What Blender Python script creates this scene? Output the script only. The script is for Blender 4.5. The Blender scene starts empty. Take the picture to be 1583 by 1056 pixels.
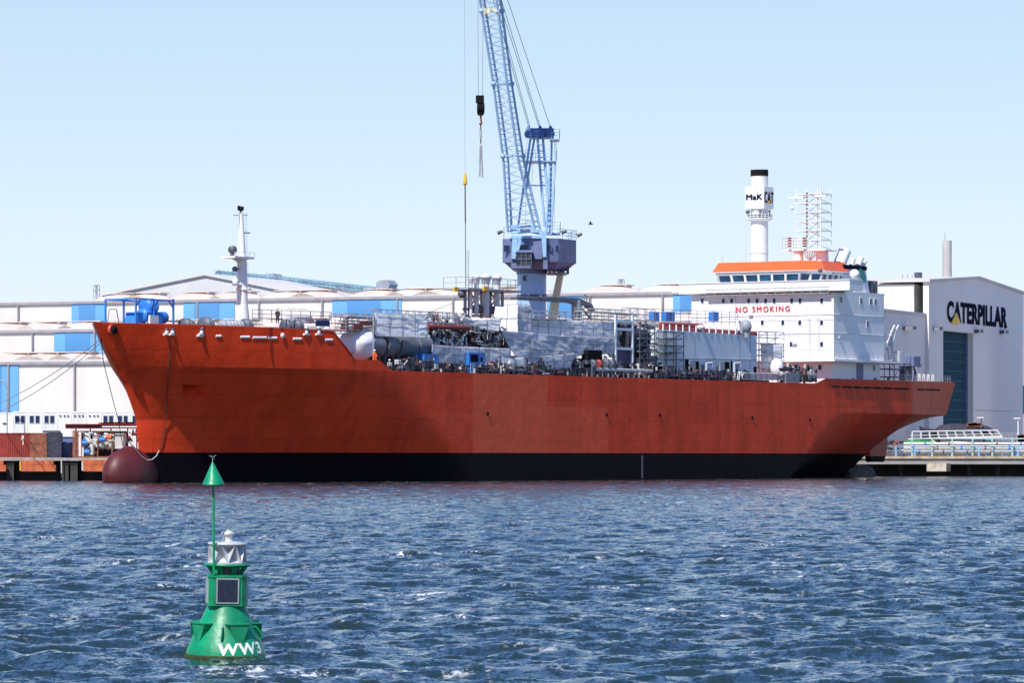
import bpy, math, random
import numpy as np
from mathutils import Vector, Matrix, noise
R = math.radians
random.seed(7)
scene = bpy.context.scene
COL = scene.collection

# ------------------------------------------------------------------ camera
FPX, CX, YH, EYE = 6500.0, 791.5, 708.0, 2.96      # focal length in photo pixels, horizon row, eye height
cam = bpy.data.cameras.new('camera'); camo = bpy.data.objects.new('camera', cam); COL.objects.link(camo)
camo.location = (0, 0, EYE); camo.rotation_euler = (R(90), 0, 0)
cam.sensor_width = 36.0; cam.lens = FPX / 1583.0 * 36.0
cam.shift_y = (YH - 528.0) / 1583.0
cam.clip_start = 1.0; cam.clip_end = 20000.0
scene.camera = camo
scene.render.resolution_x = 1024; scene.render.resolution_y = 684
# ------------------------------------------------------------------ sky and sun
SUN_DIR = Vector((-0.463, -0.886, 0)).normalized()
SUN_EL = R(51)
w = bpy.data.worlds.new('World'); scene.world = w; w.use_nodes = True
nt = w.node_tree; nt.nodes.clear()
sky = nt.nodes.new('ShaderNodeTexSky'); sky.sky_type = 'NISHITA'; sky.sun_disc = False
sky.sun_elevation = SUN_EL
sky.sun_rotation = math.atan2(SUN_DIR.x, SUN_DIR.y)
sky.air_density = 1.0; sky.dust_density = 0.6; sky.ozone_density = 1.6
bg = nt.nodes.new('ShaderNodeBackground'); bg.inputs['Strength'].default_value = 0.135
wo = nt.nodes.new('ShaderNodeOutputWorld')
sky.air_density = 0.9; sky.dust_density = 0.3; sky.ozone_density = 3.0
gtc = nt.nodes.new('ShaderNodeTexCoord'); gsp = nt.nodes.new('ShaderNodeSeparateXYZ'); nt.links.new(gtc.outputs['Generated'], gsp.inputs[0])
grp = nt.nodes.new('ShaderNodeValToRGB'); nt.links.new(gsp.outputs['Z'], grp.inputs[0])    # pale summer haze low down, blue above
e = grp.color_ramp.elements
e[0].position = 0.0; e[0].color = (.76, .835, .90, 1); e[1].position = 0.125; e[1].color = (.45, .625, .81, 1)
x_ = e.new(0.045); x_.color = (.68, .785, .885, 1); x_ = e.new(0.08); x_.color = (.575, .715, .86, 1); x_ = e.new(0.24); x_.color = (.18, .40, .92, 1); x_ = e.new(0.5); x_.color = (.06, .18, .60, 1)
gsc = nt.nodes.new('ShaderNodeVectorMath'); gsc.operation = 'SCALE'; gsc.inputs['Scale'].default_value = 1 / 0.135
nt.links.new(grp.outputs[0], gsc.inputs[0])
gmx = nt.nodes.new('ShaderNodeMixRGB'); gmx.inputs['Fac'].default_value = 0.85
nt.links.new(sky.outputs[0], gmx.inputs['Color1']); nt.links.new(gsc.outputs[0], gmx.inputs['Color2'])
nt.links.new(gmx.outputs[0], bg.inputs[0]); nt.links.new(bg.outputs[0], wo.inputs[0])
sun = bpy.data.lights.new('sun', 'SUN'); sun.energy = 5.0; sun.angle = R(0.5); sun.color = (1.0, 0.96, 0.9)
suno = bpy.data.objects.new('sun', sun); COL.objects.link(suno)
sv = Vector((SUN_DIR.x * math.cos(SUN_EL), SUN_DIR.y * math.cos(SUN_EL), math.sin(SUN_EL)))
suno.rotation_euler = sv.to_track_quat('Z', 'Y').to_euler()
scene.view_settings.view_transform = 'Standard'; scene.view_settings.look = 'None'
scene.view_settings.exposure = 0.18; scene.view_settings.gamma = 1.0

# ------------------------------------------------------------------ frames: local axes with pixel lookup
class Fr:
    def __init__(s, ox, oy, a):
        s.o = (ox, oy); s.a = a; s.c = math.cos(a); s.s = math.sin(a)
    def at(s, px, py, y):            # local x and z where the sight line meets local plane y
        k = (px - CX) / FPX; ox = s.o[0] - s.s * y; oy = s.o[1] + s.c * y
        x = (k * oy - ox) / (s.c - k * s.s); Y = oy + x * s.s
        return x, EYE - (py - YH) * Y / FPX
    def atx(s, px, py, x):           # local y and z where it meets local plane x
        k = (px - CX) / FPX; ox = s.o[0] + s.c * x; oy = s.o[1] + s.s * x
        y = (k * oy - ox) / (-s.s - k * s.c); Y = oy + y * s.c
        return y, EYE - (py - YH) * Y / FPX
    def p(s, px, py, y):
        x, z = s.at(px, py, y); return Vector((x, y, z))
    def world(s, v):
        return Vector((s.o[0] + s.c * v[0] - s.s * v[1], s.o[1] + s.s * v[0] + s.c * v[1], v[2]))
    def scale(s, v):
        return FPX / s.world(v).y
WF = Fr(0, 0, 0)
def sq(px, py, Y):                   # straight-ahead point at distance Y
    return Vector(((px - CX) / FPX * Y, Y, EYE - (py - YH) * Y / FPX))
SA = math.atan(FPX / 4231.5)
SH = Fr((640 - CX) / FPX * 520 - math.sin(SA) * 13.5, 520 + math.cos(SA) * 13.5, SA)   # ship: x aft, y starboard
WA = -R(22.8)

# ------------------------------------------------------------------ materials
def srgb(h):
    h = h.lstrip('#'); o = []
    for i in (0, 2, 4):
        c = int(h[i:i+2], 16) / 255.0
        o.append(c / 12.92 if c <= 0.04045 else ((c + 0.055) / 1.055) ** 2.4)
    return tuple(o)
MATS = {}
def mat(name, col, rough=0.5, metal=0.0, var=0.12, scale=0.6, bump=0.0, bscale=3.0, streak=0.0, dirt=None, spec=0.5, emit=None):
    if name in MATS: return MATS[name]
    m = bpy.data.materials.new(name); m.use_nodes = True; n = m.node_tree; L = n.links
    b = n.nodes['Principled BSDF']
    b.inputs['Roughness'].default_value = rough; b.inputs['Metallic'].default_value = metal
    b.inputs['Specular IOR Level'].default_value = spec
    tc = n.nodes.new('ShaderNodeTexCoord')
    no = n.nodes.new('ShaderNodeTexNoise'); no.inputs['Scale'].default_value = scale; no.inputs['Detail'].default_value = 6
    L.new(tc.outputs['Object'], no.inputs['Vector'])
    rp = n.nodes.new('ShaderNodeValToRGB')
    c1 = tuple(x * (1 - var) for x in col); c2 = tuple(min(1, x * (1 + var)) for x in col)
    rp.color_ramp.elements[0].position = 0.35; rp.color_ramp.elements[1].position = 0.65
    rp.color_ramp.elements[0].color = (*c1, 1); rp.color_ramp.elements[1].color = (*c2, 1)
    L.new(no.outputs['Fac'], rp.inputs['Fac']); out = rp.outputs['Color']
    if streak > 0:
        mp = n.nodes.new('ShaderNodeMapping'); mp.inputs['Scale'].default_value = (1.2, 1.2, 0.08)
        L.new(tc.outputs['Object'], mp.inputs['Vector'])
        n2 = n.nodes.new('ShaderNodeTexNoise'); n2.inputs['Scale'].default_value = 1.0; n2.inputs['Detail'].default_value = 5
        L.new(mp.outputs[0], n2.inputs['Vector'])
        r2 = n.nodes.new('ShaderNodeValToRGB'); r2.color_ramp.elements[0].position = 0.52; r2.color_ramp.elements[1].position = 0.75
        r2.color_ramp.elements[0].color = (0, 0, 0, 1); r2.color_ramp.elements[1].color = (streak,) * 3 + (1,)
        L.new(n2.outputs['Fac'], r2.inputs['Fac'])
        mx = n.nodes.new('ShaderNodeMixRGB'); mx.inputs['Color2'].default_value = (*(dirt or (0.12, 0.06, 0.03)), 1)
        L.new(out, mx.inputs['Color1']); L.new(r2.outputs['Color'], mx.inputs['Fac']); out = mx.outputs['Color']
    L.new(out, b.inputs['Base Color'])
    if emit:
        b.inputs['Emission Color'].default_value = (*col, 1); b.inputs['Emission Strength'].default_value = emit
    if bump > 0:
        n3 = n.nodes.new('ShaderNodeTexNoise'); n3.inputs['Scale'].default_value = bscale; n3.inputs['Detail'].default_value = 4
        L.new(tc.outputs['Object'], n3.inputs['Vector'])
        bp = n.nodes.new('ShaderNodeBump'); bp.inputs['Strength'].default_value = 1.0; bp.inputs['Distance'].default_value = bump
        L.new(n3.outputs['Fac'], bp.inputs['Height']); L.new(bp.outputs[0], b.inputs['Normal'])
    MATS[name] = m; return m
def ribbed(name, col, pitch, depth, axis='X', var=0.06, rough=0.5, streak=0.0, dirt=None, rot=0.0):
    """sheet metal: real relief from a wave bump along one object axis, joints between sheets"""
    m = mat(name, col, rough=rough, var=var, scale=0.15, streak=streak, dirt=dirt); n = m.node_tree; L = n.links
    b = n.nodes['Principled BSDF']; tc = n.nodes.new('ShaderNodeTexCoord')
    wv = n.nodes.new('ShaderNodeTexWave'); wv.wave_type = 'BANDS'; wv.bands_direction = axis
    wv.inputs['Scale'].default_value = 0.314 / pitch
    L.new(tc.outputs['Object'], wv.inputs['Vector'])
    bp = n.nodes.new('ShaderNodeBump'); bp.inputs['Distance'].default_value = depth
    L.new(wv.outputs['Fac'], bp.inputs['Height']); L.new(bp.outputs[0], b.inputs['Normal'])
    return m
def hull_mat(name, col, col2, plate, rough=0.5, seam=0.80, patch=None):
    m = bpy.data.materials.new(name); m.use_nodes = True; n = m.node_tree; L = n.links
    b = n.nodes['Principled BSDF']; b.inputs['Roughness'].default_value = rough; b.inputs['Specular IOR Level'].default_value = 0.08
    tc = n.nodes.new('ShaderNodeTexCoord')
    sx = n.nodes.new('ShaderNodeSeparateXYZ'); L.new(tc.outputs['Object'], sx.inputs[0])
    cb = n.nodes.new('ShaderNodeCombineXYZ'); L.new(sx.outputs['X'], cb.inputs['X']); L.new(sx.outputs['Z'], cb.inputs['Y'])
    br = n.nodes.new('ShaderNodeTexBrick'); br.inputs['Scale'].default_value = 1.0
    br.inputs['Brick Width'].default_value = plate[0]; br.inputs['Row Height'].default_value = plate[1]
    br.inputs['Mortar Size'].default_value = 0.035; br.inputs['Mortar Smooth'].default_value = 0.6
    br.inputs['Color1'].default_value = (*col, 1); br.inputs['Color2'].default_value = (*col2, 1)
    br.inputs['Mortar'].default_value = (*tuple(x * seam for x in col), 1)
    L.new(cb.outputs[0], br.inputs['Vector'])
    out = br.outputs['Color']
    for sc, zsc, lo, hi, f, c in ((0.12, 1, .42, .68, .30, tuple(x * 1.35 for x in col)), (0.9, .06, .48, .75, .42, tuple(x * .50 for x in col)), (0.35, .5, .48, .68, .35, tuple(x * .55 for x in col)), (1.6, 1, .62, .8, .35, tuple(x * .6 for x in col))):
        mp = n.nodes.new('ShaderNodeMapping'); mp.inputs['Scale'].default_value = (sc, sc, sc * zsc)
        L.new(tc.outputs['Object'], mp.inputs['Vector'])
        no = n.nodes.new('ShaderNodeTexNoise'); no.inputs['Scale'].default_value = 1; no.inputs['Detail'].default_value = 7
        L.new(mp.outputs[0], no.inputs['Vector'])
        rp = n.nodes.new('ShaderNodeValToRGB'); rp.color_ramp.elements[0].position = lo; rp.color_ramp.elements[1].position = hi
        rp.color_ramp.elements[0].color = (0, 0, 0, 1); rp.color_ramp.elements[1].color = (f, f, f, 1)
        L.new(no.outputs['Fac'], rp.inputs['Fac'])
        mx = n.nodes.new('ShaderNodeMixRGB'); mx.inputs['Color2'].default_value = (*c, 1)
        L.new(out, mx.inputs['Color1']); L.new(rp.outputs['Color'], mx.inputs['Fac']); out = mx.outputs['Color']
    if patch:                                     # lighter rectangles set into the plating amidships
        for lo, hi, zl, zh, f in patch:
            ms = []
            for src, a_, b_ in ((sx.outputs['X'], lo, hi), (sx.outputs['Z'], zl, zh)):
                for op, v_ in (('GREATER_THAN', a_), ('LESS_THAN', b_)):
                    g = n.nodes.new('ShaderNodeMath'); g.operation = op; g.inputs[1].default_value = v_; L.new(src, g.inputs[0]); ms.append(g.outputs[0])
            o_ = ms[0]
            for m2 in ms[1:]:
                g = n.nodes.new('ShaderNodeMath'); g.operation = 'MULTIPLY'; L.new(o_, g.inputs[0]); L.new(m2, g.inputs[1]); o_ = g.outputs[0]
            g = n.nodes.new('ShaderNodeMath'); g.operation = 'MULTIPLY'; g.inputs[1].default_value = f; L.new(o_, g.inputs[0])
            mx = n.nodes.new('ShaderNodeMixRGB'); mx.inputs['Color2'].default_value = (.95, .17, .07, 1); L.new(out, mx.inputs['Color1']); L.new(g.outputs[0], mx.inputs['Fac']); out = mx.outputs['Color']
    L.new(out, b.inputs['Base Color'])
    n4 = n.nodes.new('ShaderNodeTexNoise'); n4.inputs['Scale'].default_value = 0.7; n4.inputs['Detail'].default_value = 3
    L.new(tc.outputs['Object'], n4.inputs['Vector'])
    bp = n.nodes.new('ShaderNodeBump'); bp.inputs['Distance'].default_value = 0.06; bp.inputs['Strength'].default_value = 0.8
    L.new(n4.outputs['Fac'], bp.inputs['Height']); L.new(bp.outputs[0], b.inputs['Normal'])
    return m
M = dict(
    white=mat('white_paint', (.80, .80, .79), .4, var=.04, streak=.16, dirt=(.55, .47, .40)),
    offwhite=mat('offwhite_paint', (.66, .65, .62), .5, var=.06),
    grey=mat('grey_paint', (.30, .32, .36), .5, var=.12, streak=.2, dirt=(.2, .17, .15)),
    lgrey=mat('light_grey_paint', (.62, .67, .72), .5, var=.04, streak=.14, dirt=(.4, .38, .36)),
    dgrey=mat('dark_grey_paint', (.09, .10, .13), .5, var=.2),
    black=mat('black_paint', (.012, .012, .014), .9, spec=.08),
    steel=mat('galvanised_steel', (.42, .43, .45), .45, .5, var=.2, scale=3),
    rail=mat('rail_paint', (.62, .62, .63), .5),
    orange=mat('orange_paint', (.85, .13, .025), .45, var=.05),
    hullpaint=mat('hull_orange_plain', (.50, .055, .02), .45, var=.1),
    red=mat('red_brown_paint', (.26, .035, .025), .5, var=.2, streak=.3, dirt=(.08, .02, .01)),
    rust=mat('rusty_steel', (.24, .08, .04), .8, var=.35, scale=2),
    blue=mat('blue_paint', (.03, .20, .62), .45, var=.1),
    sky=mat('pale_blue_paint', (.31, .50, .72), .45, var=.08, streak=.15, dirt=(.14, .25, .38)),
    purple=mat('slate_paint', (.14, .17, .30), .5, var=.12, streak=.12, dirt=(.09, .08, .12)),
    yellow=mat('yellow_paint', (.75, .42, .03), .5),
    cream=mat('cream_pole_paint', (.72, .66, .40), .5),
    glass=mat('window_glass', (.012, .03, .08), .25, spec=.35),
    bglass=mat('bridge_glass', (.008, .06, .13), .08, spec=.8, var=.5, scale=.5),
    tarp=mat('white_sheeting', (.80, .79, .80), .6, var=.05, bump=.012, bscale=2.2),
    shade_tarp=mat('shaded_sheeting', (.50, .51, .56), .5, var=.15, bump=.012, bscale=2.2),  # the white sheeting again, with its shade put into the colour
    navy=mat('navy_cloth', (.02, .03, .12), .8, var=.3),
    concrete=mat('concrete', (.36, .34, .31), .85, var=.15, scale=1.5, streak=.4, dirt=(.16, .10, .06)),
    dconcrete=mat('wet_concrete', (.05, .045, .04), .8, var=.3),
    tank=mat('tank_grey', (.15, .16, .19), .5, var=.2, streak=.3, dirt=(.05, .04, .04)),
    ground=mat('quay_surface', (.28, .26, .24), .9, var=.15),
    green=mat('buoy_green', (.0, .25, .105), .4, var=.22, scale=5, streak=.45, dirt=(.02, .12, .06), bump=.006, bscale=9),
    dgreen=mat('mossy_paint', (.02, .16, .05), .7, var=.4, scale=6),
    panel=mat('solar_cells', (.01, .012, .03), .15, spec=.8),
    fender=mat('fender_timber', (.55, .13, .045), .8, var=.25, scale=1.2, streak=.4, dirt=(.10, .04, .03)),
    rope=mat('rope', (.05, .045, .04), .9), wrope=mat('pale_rope', (.55, .54, .5), .9),
    skin=mat('skin', (.45, .25, .17), .6), vest=mat('orange_vest', (.9, .16, .02), .7), dark=mat('dark_clothes', (.02, .02, .035), .9),
    pipe=mat('lagged_pipe', (.62, .60, .55), .6, var=.12), greenpipe=mat('green_machinery', (.05, .38, .10), .5),
    letters=mat('navy_lettering', (.010, .010, .028), .95, spec=.05), redtext=mat('red_lettering', (.62, .03, .05), .5),
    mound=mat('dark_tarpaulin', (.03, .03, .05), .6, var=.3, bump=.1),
    bulb=mat('antifouling', (.10, .013, .013), .5, var=.15, scale=.5),
    wall=ribbed('cream_cladding', (.70, .655, .60), 1.0, .06, 'X', streak=.12, dirt=(.5, .47, .43)),
    wall2=ribbed('grey_cladding', (.60, .585, .58), 1.0, .03, 'X'),
    bluepan=ribbed('blue_cladding', (.14, .38, .68), .9, .05, 'X', var=.05),
    bluepan2=ribbed('deep_blue_cladding', (.09, .27, .54), .5, .05, 'X', var=.05),
    roof=mat('roof_sheet', (.62, .58, .55), .6, var=.06, scale=.1),
    shell=mat('roof_light', (.62, .53, .47), .5, var=.10, scale=.3),
    broof=mat('blue_green_roof', (.20, .33, .40), .5, var=.35, scale=.5),
    gable=ribbed('lilac_grey_cladding', (.60, .58, .60), 1.0, .02, 'Y', var=.03),
    door=mat('sectional_door', (.035, .085, .105), .95, var=.1, spec=.03),
    hall_pipe=mat('downpipe', (.32, .29, .30), .6),
)
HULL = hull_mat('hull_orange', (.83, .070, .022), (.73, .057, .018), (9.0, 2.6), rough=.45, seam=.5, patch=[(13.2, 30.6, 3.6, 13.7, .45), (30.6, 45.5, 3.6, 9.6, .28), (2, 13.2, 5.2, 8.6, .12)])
BOOT = hull_mat('hull_boot_top', (.009, .005, .008), (.006, .003, .006), (9.0, 2.6), rough=.6)

# ------------------------------------------------------------------ mesh builder
def basis(d):
    d = d.normalized(); a = Vector((0, 0, 1)) if abs(d.z) < .9 else Vector((1, 0, 0))
    x = d.cross(a).normalized(); return x, d.cross(x).normalized()
class MB:
    def __init__(s): s.v = []; s.f = []; s.mi = []; s.sm = []
    def add(s, vs, fs, mi=0, smooth=False):
        o = len(s.v); s.v += [tuple(q) for q in vs]; s.f += [tuple(i + o for i in q) for q in fs]
        s.mi += [mi] * len(fs); s.sm += [smooth] * len(fs); return s
    def box(s, x0, x1, y0, y1, z0, z1, mi=0):
        return s.add([(x0, y0, z0), (x1, y0, z0), (x1, y1, z0), (x0, y1, z0), (x0, y0, z1), (x1, y0, z1), (x1, y1, z1), (x0, y1, z1)],
                     [(0, 3, 2, 1), (4, 5, 6, 7), (0, 1, 5, 4), (1, 2, 6, 5), (2, 3, 7, 6), (3, 0, 4, 7)], mi)
    def cyl(s, p, q, r, r2=None, n=8, caps=True, mi=0, smooth=None):
        p, q = Vector(p), Vector(q); r2 = r if r2 is None else r2
        if (q - p).length < 1e-6: return s
        a, b = basis(q - p); vs = []
        for c, rr in ((p, r), (q, r2)):
            for i in range(n):
                t = 2 * math.pi * (i + .5) / n; vs.append(c + (a * math.cos(t) + b * math.sin(t)) * rr)
        fs = [(i, (i + 1) % n, n + (i + 1) % n, n + i) for i in range(n)]
        s.add(vs, fs, mi, n > 6 if smooth is None else smooth)
        if caps: s.add(vs, [tuple(range(n))[::-1], tuple(range(n, 2 * n))], mi)
        return s
    def bar(s, p, q, r=.05, mi=0): return s.cyl(p, q, r, n=4, caps=False, mi=mi)
    def path(s, pts, r, n=6, mi=0):
        for a, b in zip(pts, pts[1:]): s.cyl(a, b, r, n=n, caps=True, mi=mi, smooth=n > 5)
        return s
    def lathe(s, prof, c=(0, 0, 0), n=24, axis='z', mi=0, smooth=True, sy=1.0):
        vs = []; c = Vector(c)
        for r, h in prof:
            for i in range(n):
                t = 2 * math.pi * i / n; x, y = r * math.cos(t), r * math.sin(t) * sy
                vs.append(c + (Vector((x, y, h)) if axis == 'z' else Vector((h, x, y)) if axis == 'x' else Vector((x, h, y))))
        fs = []
        for j in range(len(prof) - 1):
            for i in range(n):
                k = (i + 1) % n; fs.append((j * n + i, j * n + k, (j + 1) * n + k, (j + 1) * n + i))
        s.add(vs, fs, mi, smooth)
        for j in (0, len(prof) - 1):
            if prof[j][0] > 1e-4: s.add(vs[j * n:(j + 1) * n], [tuple(range(n))], mi)
        return s
    def ball(s, c, r, n=12, mi=0, sz=1.0):
        return s.lathe([(max(1e-5, r * math.sin(math.pi * j / (n // 2))), -r * sz * math.cos(math.pi * j / (n // 2))) for j in range(n // 2 + 1)], c, n, mi=mi)
    def prism(s, poly, z0, z1, mi=0, top=None):
        n = len(poly); top = top or poly
        vs = [(x, y, z0) for x, y in poly] + [(x, y, z1) for x, y in top]
        return s.add(vs, [tuple(range(n))[::-1], tuple(range(n, 2 * n))] + [(i, (i + 1) % n, n + (i + 1) % n, n + i) for i in range(n)], mi)
    def prismy(s, poly, y0, y1, mi=0):      # polygon in the x-z plane, thickness along y
        n = len(poly); vs = [(x, y0, z) for x, z in poly] + [(x, y1, z) for x, z in poly]
        return s.add(vs, [tuple(range(n)), tuple(range(n, 2 * n))[::-1]] + [(i, n + i, n + (i + 1) % n, (i + 1) % n) for i in range(n)], mi)
    def prismx(s, poly, x0, x1, mi=0):      # polygon in the y-z plane
        n = len(poly); vs = [(x0, y, z) for y, z in poly] + [(x1, y, z) for y, z in poly]
        return s.add(vs, [tuple(range(n)), tuple(range(n, 2 * n))[::-1]] + [(i, n + i, n + (i + 1) % n, (i + 1) % n) for i in range(n)], mi)
    def patch(s, c, nx, nz, amp=.2, thick=.05, seed=0, push=(0, 1, 0), sag=0.0, fold=1.0, mi=0):
        """hanging sheet with real creases between four corners, given thickness"""
        c = [Vector(q) for q in c]; pu = Vector(push).normalized(); vs = []
        for side in (0, 1):
            for j in range(nz + 1):
                for i in range(nx + 1):
                    a, b = i / nx, j / nz
                    q = (c[0] * (1 - a) + c[1] * a) * (1 - b) + (c[3] * (1 - a) + c[2] * a) * b
                    w = .9 * noise.noise(Vector((q.x * .22 * fold, q.z * .3 * fold, seed))) + .55 * abs(noise.noise(Vector((q.x * .5 * fold + q.z * .9, q.z * .5 * fold - q.x * .25, seed + 5)))) + .14 * abs(noise.noise(Vector((q.x * 1.5 * fold - q.z * .5, q.z * .9 + q.x * .3, seed + 9))))
                    q = q + pu * (w * amp + side * thick)
                    q.z -= sag * math.sin(math.pi * a) * (b if c[3].z > c[0].z else 1 - b)
                    vs.append(q)
        W = nx + 1; K = W * (nz + 1); fs = []
        for j in range(nz):
            for i in range(nx):
                a = j * W + i; fs += [(a, a + 1, a + W + 1, a + W), (K + a, K + a + W, K + a + W + 1, K + a + 1)]
        for i in range(nx):
            for a, fl in ((i, 1), (nz * W + i, 0)):
                q = (a, K + a, K + a + 1, a + 1); fs.append(q if fl else q[::-1])
        for j in range(nz):
            for a, fl in ((j * W, 0), (j * W + nx, 1)):
                q = (a, K + a, K + a + W, a + W); fs.append(q if fl else q[::-1])
        return s.add(vs, fs, mi, True)
    def rail(s, pts, h=1.1, step=1.5, r=.035, n=3, mi=0):
        for a, b in zip(pts, pts[1:]):
            a, b = Vector(a), Vector(b); k = max(1, int((b - a).length / step))
            for j in range(n): u = Vector((0, 0, h * (j + 1) / n)); s.bar(a + u, b + u, r, mi)
            for i in range(k + 1):
                q = a.lerp(b, i / k); s.bar(q, q + Vector((0, 0, h)), r, mi)
        return s
    def truss(s, a, b, a2, b2, n, r=.05, mi=0, zig=True):   # ladder lacing between chord a-a2 and chord b-b2
        a, b, a2, b2 = map(Vector, (a, b, a2, b2))
        for i in range(n):
            p0, p1 = a.lerp(a2, i / n), a.lerp(a2, (i + 1) / n); q0, q1 = b.lerp(b2, i / n), b.lerp(b2, (i + 1) / n)
            s.bar(p0, q0, r, mi)
            if zig: s.bar(*((p0, q1) if i % 2 else (q0, p1)), r, mi)
        s.bar(a2, b2, r, mi); return s
    def grid3(s, x, y, z, r=.05, braces=True, mi=0):        # scaffold of tubes on given lines
        for a in x:
            for b in y: s.bar((a, b, z[0]), (a, b, z[-1]), r, mi)
        for c in z:
            for b in y: s.bar((x[0], b, c), (x[-1], b, c), r, mi)
            for a in x: s.bar((a, y[0], c), (a, y[-1], c), r, mi)
        if braces:
            for i in range(len(x) - 1):
                for j in range(len(z) - 1):
                    if (i + j) % 2 == 0: s.bar((x[i], y[0], z[j]), (x[i + 1], y[0], z[j + 1]), r * .8, mi)
        return s

BASE = {}
def setp(o, label=None, cat=None, group=None, kind=None):
    if label: o['label'] = label
    if cat: o['category'] = cat
    if group: o['group'] = group
    if kind: o['kind'] = kind
def place(o, fr, base):
    o.location = fr.world(base); o.rotation_euler = (0, 0, fr.a)
def thing(name, label, cat, fr, base, group=None):
    o = bpy.data.objects.new(name, None); COL.objects.link(o); o.empty_display_size = .5
    place(o, fr, base); BASE[o.name] = tuple(base); setp(o, label, cat, group); return o
def mesh_of(mb, name, base, mats):
    me = bpy.data.meshes.new(name); b = base
    me.from_pydata([(x - b[0], y - b[1], z - b[2]) for x, y, z in mb.v], [], mb.f)
    for m in (mats if isinstance(mats, (list, tuple)) else [mats]): me.materials.append(m)
    me.polygons.foreach_set('material_index', mb.mi); me.polygons.foreach_set('use_smooth', mb.sm)
    me.update(); return me
def fixn(me):
    import bmesh
    bm = bmesh.new(); bm.from_mesh(me); bmesh.ops.recalc_face_normals(bm, faces=bm.faces); bm.to_mesh(me); bm.free()
def squash_y(mb, k):
    mb.v = [(x, y * k, z) for x, y, z in mb.v]; return mb
def part(mb, name, mats, parent, label=None, stuff=False):
    base = BASE[parent.name]; me = mesh_of(mb, name, base, mats); fixn(me)
    o = bpy.data.objects.new(name, me); COL.objects.link(o); o.parent = parent; BASE[o.name] = base
    if label: o['label'] = label
    if stuff: o['kind'] = 'stuff'
    return o
def solo(mb, name, mats, label, cat, fr, base, group=None, kind=None):
    me = mesh_of(mb, name, base, mats); fixn(me); o = bpy.data.objects.new(name, me); COL.objects.link(o)
    place(o, fr, base); BASE[o.name] = tuple(base); setp(o, label, cat, group, kind); return o
def copy_tree(o, parent=None):
    c = o.copy(); COL.objects.link(c); c.parent = parent; BASE[c.name] = BASE.get(o.name)
    for ch in [q for q in bpy.data.objects if q.parent == o]: copy_tree(ch, c)
    return c
_tc = {}
def text_geo(body, bold=0.0, spacing=1.0):
    """outline of lettering as triangles in the unit box"""
    cu = bpy.data.curves.new('lettering', 'FONT'); cu.body = body; cu.offset = bold; cu.space_character = spacing; cu.resolution_u = 4
    o = bpy.data.objects.new('lettering', cu); COL.objects.link(o); bpy.context.view_layer.update()
    me = bpy.data.meshes.new_from_object(o.evaluated_get(bpy.context.evaluated_depsgraph_get()))
    vs = [v.co.copy() for v in me.vertices]; fs = [tuple(p.vertices) for p in me.polygons]
    bpy.data.objects.remove(o); bpy.data.curves.remove(cu); bpy.data.meshes.remove(me)
    x0, x1 = min(v.x for v in vs), max(v.x for v in vs); y0, y1 = min(v.y for v in vs), max(v.y for v in vs)
    return [((v.x - x0) / (x1 - x0), (v.y - y0) / (y1 - y0)) for v in vs], fs
def text_on(mb, body, p00, px, pz, bold=0.0, spacing=1.0, off=None, wrap=None):
    p00, px, pz = Vector(p00), Vector(px), Vector(pz)
    if bold < 0:                       # heavier strokes for letters whose outline cannot be offset
        nn = px.cross(pz).normalized() * .015; k = -bold
        for i, (dx, dz) in enumerate(((0, 0), (k, 0), (-k, 0), (0, k * .8), (0, -k * .8))): text_on(mb, body, p00 + px * dx + pz * dz + nn * i, px, pz, 0, spacing)
        return mb
    uv, fs = text_geo(body, bold, spacing)
    vs = [p00 + px * a + pz * b for a, b in uv]
    if wrap: vs = [wrap(a, b) for a, b in uv]
    return mb.add(vs, fs)
def lerp_tab(tab, x):
    return float(np.interp(x, [t[0] for t in tab], [t[1] for t in tab]))

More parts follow.
